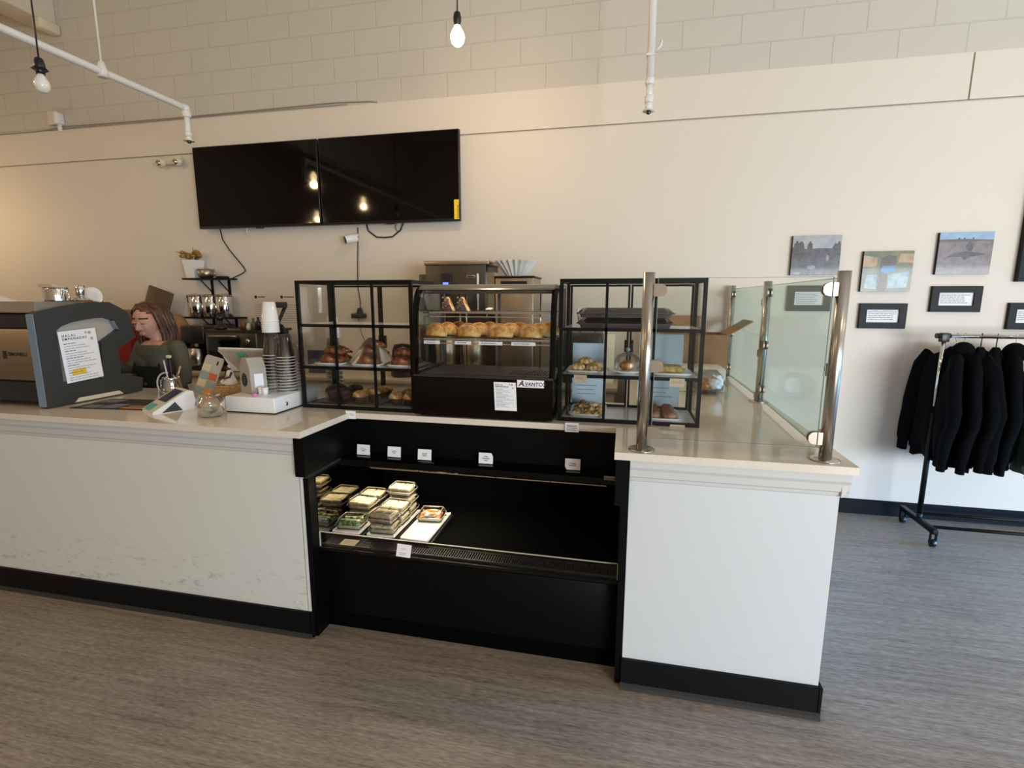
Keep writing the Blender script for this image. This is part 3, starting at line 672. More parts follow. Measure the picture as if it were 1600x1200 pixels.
# right cabinet
plate('serving_plate', -.165, 2.42, z1, .18, .20, 'white square plate of turnovers on the middle shelf of the right cabinet', 0)
def turnover_mb(s=1.0):
    return MB().ell((0, 0, .014 * s), (.036 * s, .026 * s, .02 * s), 16, 10, lambda p, d: Vector((p.x, p.y + (.012 * s if d.y > 0 else -.002) * (1 - abs(d.x)), max(p.z, -.013 * s) + .003 * math.sin(d.x * 12))))
tn = solo('turnover', turnover_mb(), 'pastry', 'x', 'pastry', 'turnovers in the right cabinet')
for k, (x, y, z, r_, nm) in enumerate(((-.205, 2.375, .006, .4, 'front left'), (-.13, 2.37, .006, -.5, 'front right'), (-.20, 2.44, .006, 2.2, 'back left'), (-.125, 2.445, .006, 1.2, 'back right'), (-.17, 2.405, .032, .1, 'topmost'))):
    o = tn if k == 0 else dup(tn); place(o, (x, y, z1 + z), r_, 'golden turnover, %s of the pile on the square white plate' % nm)
# domed cake stand
cs = thing('glass_cloche', 'clear glass dome with a knob covering a single bun on a cake plate', 'cloche', (.02, 2.40, z1))
part('dome', MB().lathe([(.058, .017), (.060, .04), (.057, .062), (.045, .083), (.026, .094), (.0, .097)], (.02, 2.40, z1), 24, caps=False), 'cup_plastic', cs)
part('knob', MB().ell((.02, 2.40, z1 + .107), (.011, .011, .011), 12, 8), 'glass_edge', cs)
solo('cake_plate', MB().lathe([(.05, 0), (.05, .004), (.058, .006), (.092, .012), (.094, .016), (.088, .0165), (.0, .0165)], (.02, 2.40, z1), 28), 'white_ceramic', 'round white cake plate under the glass dome', 'plate')
solo('bun', MB().ell((.02, 2.40, z1 + .034), (.036, .036, .024), 18, 10, lambda p, d: Vector((p.x, p.y, max(p.z, -.017)))), 'muffin', 'brown bun under the glass dome', 'bun')
plate('serving_tray', .215, 2.42, z1, .17, .20, 'white rectangular tray under the yellow loaf in the right cabinet', 0, None, 'tray')
solo('loaf', MB().rbox(.16, .262, 2.37, 2.47, z1 + .006, z1 + .038, .009, 3), 'loaf', 'flat square yellow loaf on the white tray at the right of the middle shelf', 'loaf')
plate('serving_tray', -.155, 2.42, zf, .17, .235, 'white tray of rolled pastries at the bottom left of the right cabinet', .0, None, 'tray', .016)
rl = MB().tube([(-.021, 0, .009), (-.008, .001, .0115), (.008, .001, .0115), (.021, 0, .009)], [.0065, .0105, .0105, .0065], 10)
roll = solo('pastry_roll', rl, 'pastry', 'x', 'pastry', 'rolled pastries on the tray'); k = 0
for r_ in range(5):
    for c_ in range(3):
        o = roll if k == 0 else dup(roll); k += 1
        place(o, (-.205 + c_ * .05, 2.325 + r_ * .045, zf + .006), (0, 0, .7 - 1.3 * ((r_ + c_) % 2)), 'small flaky roll in the %s row on the %s of the rolled pastry tray' % (['front', 'second', 'third', 'fourth', 'back'][r_], ['left', 'centre', 'right'][c_]))
for r_ in range(4):
    o = dup(roll); place(o, (-.158 + .024 * (-1) ** r_, 2.345 + r_ * .05, zf + .0245), (0, 0, 1.3 - .6 * r_), 'small flaky roll lying %s on top of the rolled pastry pile' % ['foremost', 'second from the front', 'third from the front', 'rearmost'][r_])
plate('serving_tray', .175, 2.40, zf, .165, .225, 'white tray of brown buns at the bottom right of the right cabinet', 0, None, 'tray', .016)
bn = MB().ell((0, 0, .018), (.033, .026, .022), 16, 10, lambda p, d: Vector((p.x, p.y, max(p.z, -.016) + .002 * math.sin(d.x * 14 + d.y * 9))))
bun = solo('bun', bn, 'cookie', 'x', 'bun', 'brown buns on the tray'); k = 0
for r_ in range(4):
    for c_ in range(2):
        o = bun if k == 0 else dup(bun); k += 1
        place(o, (.139 + c_ * .07, 2.325 + r_ * .05, zf + .006), .15 * r_, 'brown bun in the %s row on the %s of the bun tray' % (['front', 'second', 'third', 'back'][r_], ['left', 'right'][c_]))
# lidded catering trays on the top shelf
def ct_ring(w, d, z, c=(.0, 2.43)): return [Vector((c[0] + x * w / 2, c[1] + y * d / 2, z)) for x, y in ((-.94, -1), (.94, -1), (1, -.88), (1, .88), (.94, 1), (-.94, 1), (-1, .88), (-1, -.88))]
zt = ZS[2]
for k, (zz, nm) in enumerate(((zt, 'lower'), (zt + .044, 'upper'))):
    t = thing('catering_tray', '%s lidded grey catering tray on the top shelf of the right cabinet' % nm, 'catering tray', (.0, 2.43, zz), 0, 'lidded catering trays')
    part('tray_base', MB().loft([ct_ring(.39, .17, zz), ct_ring(.40, .18, zz + .014), ct_ring(.43, .215, zz + .017), ct_ring(.43, .215, zz + .019)], True, False), 'grey_tray', t)
    part('tray_lid', MB().loft([ct_ring(.43, .215, zz + .0192), ct_ring(.42, .205, zz + .022), ct_ring(.375, .165, zz + .042), ct_ring(.36, .15, zz + .0435)], True, False), 'tray_lid', t)
    part('tray_food', MB().loft([ct_ring(.37, .155, zz + .019), ct_ring(.355, .15, zz + .034), ct_ring(.25, .09, zz + .036)], True, True), 'grey_tray', t)
# loose tongs at the lower left of the right cabinet
tg = MB().tube([(-.255, 2.40, zf + .03), (-.25, 2.36, zf + .012), (-.246, 2.33, zf + .006)], .004, 8).tube([(-.238, 2.41, zf + .03), (-.238, 2.36, zf + .012), (-.236, 2.33, zf + .006)], .004, 8).ell((-.248, 2.41, zf + .03), (.014, .01, .006), 10, 6)
solo('tongs', tg, 'steel_dark', 'dark steel tongs in the lower left corner of the right cabinet', 'tongs')
# cards clipped along the two cabinets
def tag_card(name, x, z, w, h, y, m, label, seed, head=None):
    t = thing(name, label, 'card', (x, y, z - h), 0, 'shelf cards on the two cabinets')
    part('card_sheet', MB().sheet((x - w / 2, y, z - h), (w, 0, 0), (0, 0, h)), m, t)
    tx = MB()
    if head: tx.text(head, (x, y - .0009, z - h * .42), X, Zv, h * .34)
    part('lettering', tx.scribble((x - w * .38, y - .0008, z - h * (.6 if head else .35)), X, Zv, w * .76, 2, h * .2, h * .06, seed=seed), 'ink_grey' if not head else 'ink', t)
tag_card('shelf_card', -1.297, .985, .054, .04, 2.2215, 'paper', 'small white card at the foot of the left cabinet where the worktop turns', 1)
tag_card('shelf_card', -.212, .984, .062, .042, 2.2195, 'paper', 'small white card reading Baklava at the foot of the right cabinet', 2, 'Baklava')
tag_card('shelf_card', -.185, 1.192, .058, .034, 2.2815, 'paper_tan', 'blank looking card on the shelf edge under the turnovers', 3)
tag_card('shelf_card', .232, 1.190, .062, .036, 2.2815, 'paper_tan', 'pale card on the shelf edge under the yellow loaf', 5)
tag_card('shelf_card', .243, .986, .062, .03, 2.2795, 'paper_tan', 'pale card at the foot of the right cabinet below the bun tray', 6)
# sheets on the staff side of the right cabinet; pale blue paints reflected sky
yb = RY + RD - .0025
for x, z, w, h, l in ((-.165, 1.20, .17, .11, 'pale blue sheet taped behind the turnover plate in the right cabinet'), (-.165, .995, .17, .165, 'pale blue printed sheet behind the rolled pastries in the right cabinet'), (.18, 1.21, .205, .15, 'large pale blue sheet behind the yellow loaf in the right cabinet'), (.175, .995, .20, .165, 'pale blue sheet with white border behind the bun tray')):
    t = thing('paper_notice', l, 'notice', (x, yb, z), 0, 'sheets behind the right cabinet')
    part('sheet', MB().box(x - w / 2, x + w / 2, yb, yb + .0012, z, z + h), 'paper_blue', t)
    if z < 1.1: part('lettering', MB().scribble((x - w * .35, yb, z + h * .6), X, Zv, w * .7, 3, h * .13, h * .02, seed=int(x * 100)), 'ink_grey', t)
# ---------------------------------------------------------------- curved glass pastry case
ox0, ox1 = -.968, -.298
prof = [(2.236, 1.172), (2.240, 1.25), (2.248, 1.36), (2.256, 1.44), (2.266, 1.50), (2.283, 1.545), (2.312, 1.575), (2.35, 1.590), (2.39, 1.594)]
dc = thing('pastry_display_case', 'curved glass pastry case with a black base, between the two black framed cabinets', 'display case', (-.633, 2.45, .976))
part('base', MB().prism([(2.228, .986), (2.226, 1.0), (2.228, 1.165), (2.24, 1.175), (2.64, 1.175), (2.64, .986)], 'x', ox0 + .004, ox1 - .004).box(ox0 + .03, ox1 - .03, 2.25, 2.62, .9762, .986), 'black_gloss', dc)
gl = MB(); ring = [[Vector((x, y, z)) for y, z in prof] for x in (ox0 + .012, ox1 - .012)]
gl.loft(ring, False, True, closed=False); part('curved_pane', gl, 'glass', dc)
for x, xp in ((ox0 - .004, .024), (ox1 - .022, .002)):
    out = prof + [(2.62, 1.594), (2.62, 1.175)]
    inn = [(y + .014, z + .002 if i == 0 else z - .004) for i, (y, z) in enumerate(prof[:5])] + [(2.295, 1.535), (2.32, 1.562), (2.355, 1.575), (2.39, 1.579), (2.606, 1.579), (2.606, 1.19), (2.256, 1.19)]
    sd = part('end_frame', MB().prism(out, 'x', x, x + .026, holes=[inn]), 'black_gloss', dc)
    part('end_pane', MB().prism(inn, 'x', x + xp - .001, x + xp + .001), 'glass', sd)
part('top_panel', MB().box(ox0 + .012, ox1 - .012, 2.385, 2.62, 1.586, 1.596).prism([(2.39, 1.5965), (2.35, 1.5925), (2.312, 1.577), (2.30, 1.57), (2.31, 1.566), (2.35, 1.583), (2.39, 1.587)], 'x', ox0 + .012, ox1 - .012), 'hood_grey', dc)
part('lamp_rail', MB().rbox(ox0 + .022, ox1 - .022, 2.345, 2.40, 1.552, 1.578, .008), 'hood_grey', dc)
for k in (0, 1):
    a = ox0 + .014 + k * .315; part('rear_door', MB().box(a, a + .33, 2.60 + .006 * k, 2.604 + .006 * k, 1.19, 1.58), 'glass', dc)
part('rear_frame', MB().box(ox0 + .012, ox0 + .03, 2.596, 2.62, 1.175, 1.586).box(ox1 - .03, ox1 - .012, 2.596, 2.62, 1.175, 1.586).box(-.645, -.63, 2.596, 2.62, 1.175, 1.586).box(ox0 + .012, ox1 - .012, 2.596, 2.62, 1.566, 1.586), 'steel_dark', dc)
for zz, yf in ((1.343, 2.285), (1.466, 2.33)):
    sh = MB()
    for i in range(30): x = ox0 + .03 + i * .0209; sh.box(x, x + .002, yf, 2.585, zz - .004, zz - .001)
    sh.box(ox0 + .014, ox1 - .014, yf, yf + .004, zz - .006, zz + .002).box(ox0 + .014, ox1 - .014, yf - .001, yf + .003, zz - .024, zz - .019).box(ox0 + .014, ox1 - .014, 2.44, 2.445, zz - .006, zz - .002).box(ox0 + .014, ox1 - .014, 2.583, 2.588, zz - .006, zz + .002)
    for x in (ox0 + .02, -.633, ox1 - .024): sh.box(x, x + .004, yf, yf + .003, zz - .024, zz)
    part('wire_shelf', sh, 'chrome', dc)
for x in (ox0 + .12, ox0 + .155, ox1 - .12): part('shelf_post', MB().tube([(x, 2.59, 1.176), (x, 2.59, 1.56)], .004, 8), 'chrome', dc)
dk = MB().box(ox0 + .014, ox1 - .014, 2.25, 2.598, 1.176, 1.18)
part('deck', dk, 'charcoal', dc)
dg_ = MB()
for i in range(16): x = -.52 + i * .0135; dg_.box(x, x + .005, 2.30, 2.44, 1.18, 1.184)
part('deck_grille', dg_, 'charcoal', dc)
part('front_rail', MB().box(ox0 + .004, ox1 - .004, 2.227, 2.236, 1.168, 1.178), 'steel_dark', dc)
# empanadas on the lower wire shelf
def empanada_mb():
    def fn(p, d):
        z = max(p.z, -.004)
        return Vector((p.x, p.y * (1.0 if d.y < 0 else .75), z + .002 * math.sin(d.x * 16) * max(0, 1 - abs(d.z) * 2)))
    m = MB().ell((0, 0, .0), (.06, .042, .058), 26, 14, fn)
    n = 22
    m.tube([(math.cos(PI * i / n) * .060, -.004, math.sin(PI * i / n) * .0585) for i in range(n + 1)], [.0045 + .0012 * (i % 2) for i in range(n + 1)], 6); return m
em = solo('empanada', empanada_mb(), 'empanada', 'x', 'empanada', 'empanadas in the curved case'); k = 0
for c_, cx in enumerate((-.888, -.728, -.572, -.428)):
    for r_ in range(3):
        o = em if k == 0 else dup(em); k += 1
        place(o, (cx + .03 * r_ - (.003 if c_ == 0 else 0), 2.335 + r_ * .085, 1.3475), (-.16, 0, -.1 + .12 * ((c_ + r_) % 3 - 1)), 'golden empanada, %s of the row standing behind the %s price strip' % (['front', 'middle', 'back'][r_], ['first', 'second', 'third', 'fourth'][c_]))
for k, (a, b_) in enumerate(((-.929, -.849), (-.776, -.695), (-.658, -.545), (-.503, -.391))):
    t = thing('price_strip', '%s white price strip from the left on the empanada shelf edge' % ['first', 'second', 'third', 'fourth'][k], 'label', ((a + b_) / 2, 2.282, 1.318), 0, 'price strips in the curved case')
    part('strip', MB().box(a, b_, 2.2815, 2.2832, 1.3175, 1.333), 'paper', t)
    part('lettering', MB().scribble((a + .012, 2.2812, 1.3235), X, Zv, (b_ - a) * .7, 1, .01, .004, seed=k + 3), 'ink_grey', t)
# chocolate slices on the upper wire shelf
def slice_mb(): return MB().prism([(-.036, 0), (.036, 0), (.004, .066), (-.01, .066)], 'y', -.035, .035)
for k, (x, l) in enumerate(((-.868, 'left chocolate slice standing on the upper shelf of the curved case'), (-.792, 'right chocolate slice standing on the upper shelf of the curved case'))):
    t = thing('chocolate_slice', l, 'pastry', (x, 2.46, 1.4685), 0, 'chocolate slices')
    M_ = Matrix.Translation((x, 2.46, 1.4685)) @ Matrix.Rotation(.25, 4, 'Z')
    part('crust', slice_mb().xf(M_), 'choc', t)
    part('biscuit_edge', MB().prism([(.026, 0), (.04, 0), (.008, .07), (-.004, .07)], 'y', -.037, .037).xf(M_), 'muffin', t)
    nut = MB()
    for i in range(7): nut.ell((-.02 + .012 * (i % 3), -.036, .012 + .009 * i), (.006, .004, .006), 8, 6)
    part('nuts', nut.xf(M_), 'muffin_cup', t)
# menu sheet and maker's sticker on the black base
def menu(name, label, o, u, v, w, h, lines, heads, logo=True, mark=None, parent_y=0):
    """A printed sheet: lower-left o, unit u (reading), v (up)."""
    o, u, v = Vector(o), Vector(u).normalized(), Vector(v).normalized()
    t = thing(name, label, 'menu', o)
    part('sheet', MB().sheet(o, u * w, v * h, t=.0009), 'paper', t)
    P = lambda a, b_: o + u * (a * w) + v * (b_ * h) + u.cross(v) * .0010
    tx = MB().text('HALAL', P(.08, .885), u, v, h * .066, 'LEFT', spacing=1.45, bold=.0003).text('EMPANADAS', P(.08, .82), u, v, h * .066, 'LEFT', spacing=1.3, bold=.0003)
    part('heading', tx, 'ink', t)
    part('lettering', MB().scribble(P(.09, .745), u, v, w * .78, lines, h * .047, h * .010, seed=3, heads=heads), 'ink_grey', t)
    if mark: part('highlight', MB().loft([[P(a, b_) + u.cross(v) * .0004 for a, b_ in ((.2, .13), (.53, .13), (.56, .16), (.56, .225), (.53, .25), (.2, .25), (.17, .22), (.17, .16))]], True), 'yellow', t)
    fl = MB()
    for a, b_, r_ in ((.82, .92, .05), (.72, .93, .035), (.86, .80, .045)): fl.add([P(a, b_) + u * (math.cos(q * PI / 4) * r_ * w) + v * (math.sin(q * PI / 4) * r_ * w) for q in range(8)], [tuple(range(8))])
    part('ornament', fl, 'paper_tan', t); return t
menu('menu_sheet', 'white Halal Empanadas menu sheet on the black base of the curved case', (-.567, 2.2255, 1.024), X + Zv * .0, Zv - X * .045, .103, .131, 14, (0, 3, 6, 9, 12))
st = thing('maker_sticker', 'white maker sticker with dark script letters on the curved case base', 'sticker', (-.405, 2.2275, 1.132))
part('sticker_sheet', MB().box(-.464, -.341, 2.2264, 2.2272, 1.134, 1.168), 'paper', st)
sx_ = MB().text('A', (-.445, 2.2262, 1.1405), X, Zv, .036, shear=.25, bold=.0007).text('VANTCO', (-.428, 2.2262, 1.1425), X, Zv, .023, 'LEFT', bold=.0004, shear=.1)
sx_.tube([(-.436, 2.2262, 1.147), (-.425, 2.2262, 1.140), (-.40, 2.2262, 1.1385), (-.36, 2.2262, 1.139)], [.0004, .0012, .0008, .0003], 6)
part('lettering', sx_, 'ink', st)
# paint the small grey brewers behind the case in 08
# ---------------------------------------------------------------- espresso machine on the left counter
T = .975
es = thing('espresso_machine', 'large charcoal and steel espresso machine on the left counter', 'espresso machine', (-3.4, 2.2, T))
outer = [(1.962, .979), (1.964, 1.45), (1.991, 1.466), (2.08, 1.485), (2.174, 1.501), (2.26, 1.507), (2.348, 1.507), (2.40, 1.48), (2.455, 1.447), (2.47, 1.38), (2.484, 1.30), (2.374, 1.249), (2.366, 1.101), (2.50, 1.056), (2.487, .979)]
inner = [(2.052, 1.095), (2.054, 1.363), (2.08, 1.385), (2.13, 1.402), (2.195, 1.413), (2.25, 1.42), (2.318, 1.422), (2.364, 1.406), (2.387, 1.351), (2.275, 1.286), (2.262, 1.088)]
part('side_panel', MB().prism(outer, 'x', -2.875, -2.83, holes=[inner]), 'charcoal', es)
bev = [(y + (.012 if y < 2.2 else -.012), z + (.012 if z < 1.2 else -.012)) for y, z in inner]
part('panel_inset', MB().prism([(y, z) for y, z in inner], 'x', -2.872, -2.862), 'inset', es)
part('edge_trim', MB().box(-2.876, -2.833, 1.957, 1.9625, .985, 1.45), 'edge_trim', es)  # blue-grey strips paint the lit bevels of the side panel
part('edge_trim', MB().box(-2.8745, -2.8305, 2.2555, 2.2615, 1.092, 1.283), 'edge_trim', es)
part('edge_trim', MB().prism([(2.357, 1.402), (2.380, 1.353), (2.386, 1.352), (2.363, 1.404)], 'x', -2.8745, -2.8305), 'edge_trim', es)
part('foot_plate', MB().prism([(2.095, .983), (2.118, 1.004), (2.342, 1.004), (2.366, .983)], 'x', -2.831, -2.827), 'cream', es)
part('group_shield', MB().box(-2.876, -2.868, 2.36, 2.377, 1.06, 1.25), 'steel', es)
XE = -4.35
part('body', MB().box(XE, -2.875, 2.0, 2.33, 1.0, 1.445), 'black_plastic', es)
part('rear_panel', MB().rbox(XE, -2.893, 1.982, 2.0, 1.112, 1.376, .006), 'steel_dull', es)
part('rear_trim', MB().box(XE, -2.876, 1.975, 2.0, 1.384, 1.447).box(XE, -2.876, 1.978, 2.0, 1.015, 1.105), 'black_plastic', es)
part('lettering', MB().text('SIMONELLI', (-3.064, 1.9815, 1.238), X, Zv, .026, 'LEFT', bold=.0006).box(-3.099, -3.074, 1.9805, 1.9818, 1.222, 1.262), 'ink', es)
part('cup_rail', MB().box(XE, -2.86, 1.99, 2.0, 1.46, 1.512).box(-2.872, -2.862, 2.0, 2.34, 1.46, 1.512).box(XE, -2.86, 2.33, 2.34, 1.46, 1.512), 'steel', es)
part('cup_tray', MB().box(XE, -2.872, 2.0, 2.33, 1.455, 1.4635), 'steel_dull', es)
part('drip_tray', MB().box(XE, -2.876, 2.33, 2.50, 1.0, 1.075), 'black_plastic', es)
part('group_head', MB().box(XE, -2.88, 2.33, 2.45, 1.30, 1.44), 'steel_dark', es)
for x in (-2.92, -4.25):
    for y in (2.03, 2.45): part('foot', MB().lathe([(.022, 0), (.022, .02), (.016, .026)], (x, y, T), 14), 'black_plastic', es)
for x in (-3.15, -3.6): part('portafilter', MB().lathe([(.034, -.05), (.036, 0)], (x, 2.41, 1.30), 16).tube([(x, 2.44, 1.275), (x, 2.56, 1.262)], .013, 10), 'black_plastic', es)
menu('menu_sheet', 'white Halal Empanadas menu with a yellow highlight taped to the espresso machine side', (-2.8265, 2.068, 1.088), Vector((0, .194, .012)), Vector((0, -.014, .270)), .194, .27, 16, (0, 3, 6, 9, 12), mark=True)
# things on the machine's cup tray
zc = 1.464
ket = thing('milk_pitcher', 'polished steel pot with a stub handle on top of the espresso machine', 'pot', (-2.955, 2.17, zc))
part('body', MB().lathe([(.052, 0), (.055, .01), (.055, .11), (.053, .118), (.05, .118)], (-2.955, 2.17, zc), 24), 'chrome', ket)
part('lid', MB().lathe([(.054, .118), (.05, .126), (.0, .128)], (-2.955, 2.17, zc), 24).box(-3.0, -2.91, 2.12, 2.15, zc + .12, zc + .137), 'paper_tan', ket)
part('handle', MB().tube([(-2.90, 2.17, zc + .10), (-2.875, 2.17, zc + .105), (-2.87, 2.17, zc + .06), (-2.898, 2.17, zc + .03)], .006, 8), 'chrome', ket)
tmp = thing('tamper', 'chrome tamper with a cylindrical handle standing at the corner of the espresso machine', 'tamper', (-2.90, 2.255, zc))
part('tamper_base', MB().lathe([(.042, 0), (.044, .02), (.044, .055), (.03, .066), (.016, .07)], (-2.90, 2.255, zc), 24), 'chrome', tmp)
part('handle', MB().lathe([(.014, .07), (.022, .082), (.023, .128), (.019, .134), (0, .136)], (-2.90, 2.255, zc), 20), 'chrome', tmp)
part('collar', MB().lathe([(.045, .03), (.05, .034), (.05, .05), (.045, .054)], (-2.90, 2.255, zc), 24, caps=False), 'amber', tmp)
sauc = MB().lathe([(.0, 0), (.03, .002), (.055, .008), (.062, .011), (.06, .013), (.03, .006), (.0, .005)], n=28)
sauc.xf(Matrix.Translation((-2.905, 2.315, zc + .062)) @ Matrix.Rotation(1.25, 4, 'X') @ Matrix.Rotation(.35, 4, 'Y'))
solo('saucer', sauc, 'white_ceramic', 'pale saucer standing on edge at the corner of the espresso machine', 'saucer')
solo('saucer_stack', MB().lathe([(.07, 0), (.075, .006), (.075, .012), (.072, .018), (.075, .024), (.072, .03), (.074, .036), (.06, .05), (.0, .05)], (-3.17, 2.2, zc), 28), 'cream', 'low cream dish on top of the espresso machine', 'dish')
solo('cup_cloth', MB().ell((-3.42, 2.2, zc + .03), (.11, .09, .045), 18, 10, lambda p, d: Vector((p.x, p.y, max(p.z, -.03) + .008 * math.sin(p.x * 60 + p.y * 40)))), 'white_ceramic', 'crumpled white cloth at the far left on the espresso machine', 'cloth')

# ---------------------------------------------------------------- small things on the left counter
fl = thing('menu_flyer', 'dark printed flyer lying flat on the left counter beside the espresso machine', 'flyer', (-2.54, 2.15, T))
F0 = Vector((-2.75, 2.0, T + .0005)); fu = Vector((1, .10, 0)).normalized(); fv_ = Vector((-.10, 1, 0)).normalized(); fw, fh = .43, .25
part('sheet', MB().sheet(F0, fu * fw, fv_ * fh, t=.0012), 'print_dark', fl)
def FP(a, b_): return F0 + fu * (fw * a) + fv_ * (fh * b_) + Zv * .0015
def quad(m, a0, a1, b0, b1): return m.add([FP(a0, b0), FP(a1, b0), FP(a1, b1), FP(a0, b1)], [(0, 1, 2, 3)])
part('printed_panels', quad(quad(quad(MB(), .04, .3, .6, .92), .34, .55, .1, .5), .1, .3, .1, .35), 'print_grey', fl)
part('printed_accents', quad(quad(MB(), .6, .92, .1, .22), .62, .9, .3, .36), 'print_orange', fl)
part('printed_pictures', quad(quad(MB(), .36, .62, .58, .9), .68, .95, .48, .9), 'choc', fl)
ct = thing('card_terminal', 'white wedge shaped card terminal with a navy screen on the left counter', 'card terminal', (-2.25, 2.08, T))
M_ = Matrix.Translation((-2.215, 2.085, T)) @ Matrix.Rotation(1.12, 4, 'Z')
part('housing', MB().prism([(-.10, 0), (-.097, .010), (.062, .098), (.085, .092), (.098, .0)], 'y', -.072, .072).xf(M_), 'white_plastic', ct)
sl = Vector((.159, 0, .088)).normalized(); nn = Vector((-.088, 0, .159)).normalized()
def TP(a, b_, l): return M_ @ (Vector((-.097, 0, .0102)) + sl * a + Vector((0, b_, 0)) + nn * l)
def slab(a0, a1, b0, b1, l0, l1):
    p = [TP(a, b_, l) for l in (l0, l1) for a, b_ in ((a0, b0), (a1, b0), (a1, b1), (a0, b1))]
    return MB().add(p, [(3, 2, 1, 0), (4, 5, 6, 7), (0, 1, 5, 4), (1, 2, 6, 5), (2, 3, 7, 6), (3, 0, 4, 7)])
part('face_plate', slab(.0, .181, -.072, .072, 0, .004), 'cream', ct)
part('screen', slab(.075, .168, -.05, .056, .004, .0052), 'navy', ct)
part('green_sticker', slab(.005, .05, -.02, .06, .004, .005), 'teal', ct)
part('side_slot', MB().prism([(-.06, .004), (.03, .004), (.0, .05)], 'y', -.0735, -.072).xf(M_), 'charcoal', ct)
# fishbowl tip jar with notes
bw = thing('tip_bowl', 'round clear glass bowl holding folded bank notes at the counter front', 'bowl', (-1.91, 2.015, T))
pr = [(.032, .0), (.05, .006)] + [(.064 * math.sin(t_), .056 - .056 * math.cos(t_) + .0) for t_ in [PI * k / 16 for k in range(6, 13)]] + [(.044, .103), (.048, .108)]
part('bowl_glass', MB().lathe(pr, (-1.91, 2.015, T), 30, caps=False), 'clear_plastic', bw)
part('bowl_foot', MB().lathe([(.0, .0002), (.036, .0005), (.036, .005), (.0, .006)], (-1.91, 2.015, T), 24), 'glass_edge', bw)
for k, (dx, dy, dz, a, b_, l) in enumerate(((-.01, -.012, .022, .5, .3, 'bank note folded at the front inside the glass bowl'), (.012, .01, .032, -.6, -.5, 'bank note standing on edge inside the glass bowl'), (.0, .016, .016, 1.4, .15, 'bank note lying at the bottom of the glass bowl'))):
    m = MB(); rg = [[Vector((-.035 + .07 * i / 6, -.014 + .028 * j, .006 * math.sin(i * 1.1))) for i in range(7)] for j in (0, 1)]; m.loft(rg, False, True, closed=False)
    m.xf(Matrix.Translation((-1.91 + dx, 2.015 + dy, T + dz)) @ Matrix.Rotation(a, 4, 'Z') @ Matrix.Rotation(b_, 4, 'X')); solo('bank_note', m, 'bill', l, 'bank note', 'notes in the bowl')
# cash drawer with key lock
cd = thing('cash_drawer', 'white cash drawer with a round key lock beside the left glass cabinet', 'cash drawer', (-1.765, 2.27, T))
part('drawer_body', MB().rbox(-1.902, -1.628, 2.10, 2.46, T + .006, 1.056, .004), 'white_plastic', cd)
part('base_plate', MB().box(-1.90, -1.63, 2.103, 2.457, T + .0005, T + .006), 'black_plastic', cd)
lk = MB().lathe([(.0, 0), (.011, 0), (.011, .003), (.007, .004), (.0, .004)], n=16).xf(Matrix.Translation((-1.628, 2.19, 1.012)) @ Matrix.Rotation(PI / 2, 4, 'Y'))
part('key_lock', lk, 'chrome', cd)
TD = 1.0565
# coffee bag on the drawer
cb = thing('coffee_bag', 'grey kraft coffee bag with a gabled top and round black emblem on the white drawer', 'coffee bag', (-1.80, 2.20, TD))
Mb = Matrix.Translation((-1.83, 2.22, TD)) @ Matrix.Rotation(-.5, 4, 'Z') @ Matrix.Diagonal((1.12, 1.1, 1.13, 1))
part('bag_body', MB().prism([(-.055, 0), (.055, 0), (.058, .02), (.052, .115), (.022, .158), (-.022, .158), (-.052, .115), (-.058, .02)], 'y', -.036, .036).xf(Mb), 'kraft', cb)
em_ = MB().lathe([(.0, 0), (.03, 0), (.03, .001), (0, .001)], n=24).xf(Mb @ Matrix.Translation((-.008, -.0362, .06)) @ Matrix.Rotation(PI / 2, 4, 'X'))
part('emblem', em_, 'ink', cb)
el_ = MB().scribble(Mb @ Vector((-.03, -.0375, .078)), Mb.to_3x3() @ X, Zv, .044, 4, .011, .003, seed=8); part('emblem_lines', el_, 'steel_dull', cb)
part('side_label', MB().sheet(Mb @ Vector((.0595, -.02, .03)), Mb.to_3x3() @ Vector((0, .04, 0)), Mb.to_3x3() @ Vector((-.004, 0, .06))), 'paper', cb)
# woven basket with seated figurine
bk = MB()
for k, r_ in enumerate((.062, .066, .07, .072, .071, .069, .068)): bk.tube([(-2.0 + math.cos(a * PI / 14) * r_, 2.215 + math.sin(a * PI / 14) * r_, T + .006 + k * .0085) for a in range(29)], .0058, 8, False)
bk.lathe([(.0, .0), (.06, .0), (.06, .056), (.0, .058)], (-2.0, 2.215, T), 24)
bk.xf(Matrix.Translation((-2.0, 2.215, 0)).inverted()); bk.xf(Matrix.Translation((-2.225, 2.50, 0)))
solo('woven_basket', bk, 'wicker', 'small round woven basket under the white dressed figurine', 'basket')
fg = thing('figurine', 'small seated figurine in a white robe and white head wrap on the woven basket', 'figurine', (-2.215, 2.50, T + .058))
zz = T + .058; fx, fy = -2.215, 2.50
part('robe', MB().lathe([(.032, 0), (.036, .012), (.031, .032), (.022, .05), (.019, .07), (.015, .084), (.008, .09)], (fx, fy, zz), 18).ell((fx - .022, fy - .02, zz + .02), (.026, .02, .018), 12, 8), 'figurine_white', fg)
part('face', MB().ell((fx - .004, fy - .004, zz + .1), (.0115, .012, .0145), 14, 10), 'dark_skin', fg)
part('head_wrap', MB().ell((fx + .001, fy + .002, zz + .108), (.0145, .0145, .011), 14, 10), 'figurine_white', fg)
part('arms', MB().tube([(fx - .016, fy - .006, zz + .075), (fx - .028, fy - .018, zz + .052), (fx - .042, fy - .03, zz + .044)], [.0065, .006, .004], 8).tube([(fx + .016, fy - .006, zz + .075), (fx + .018, fy - .024, zz + .05), (fx - .01, fy - .038, zz + .042)], [.0065, .006, .004], 8), 'dark_skin', fg)
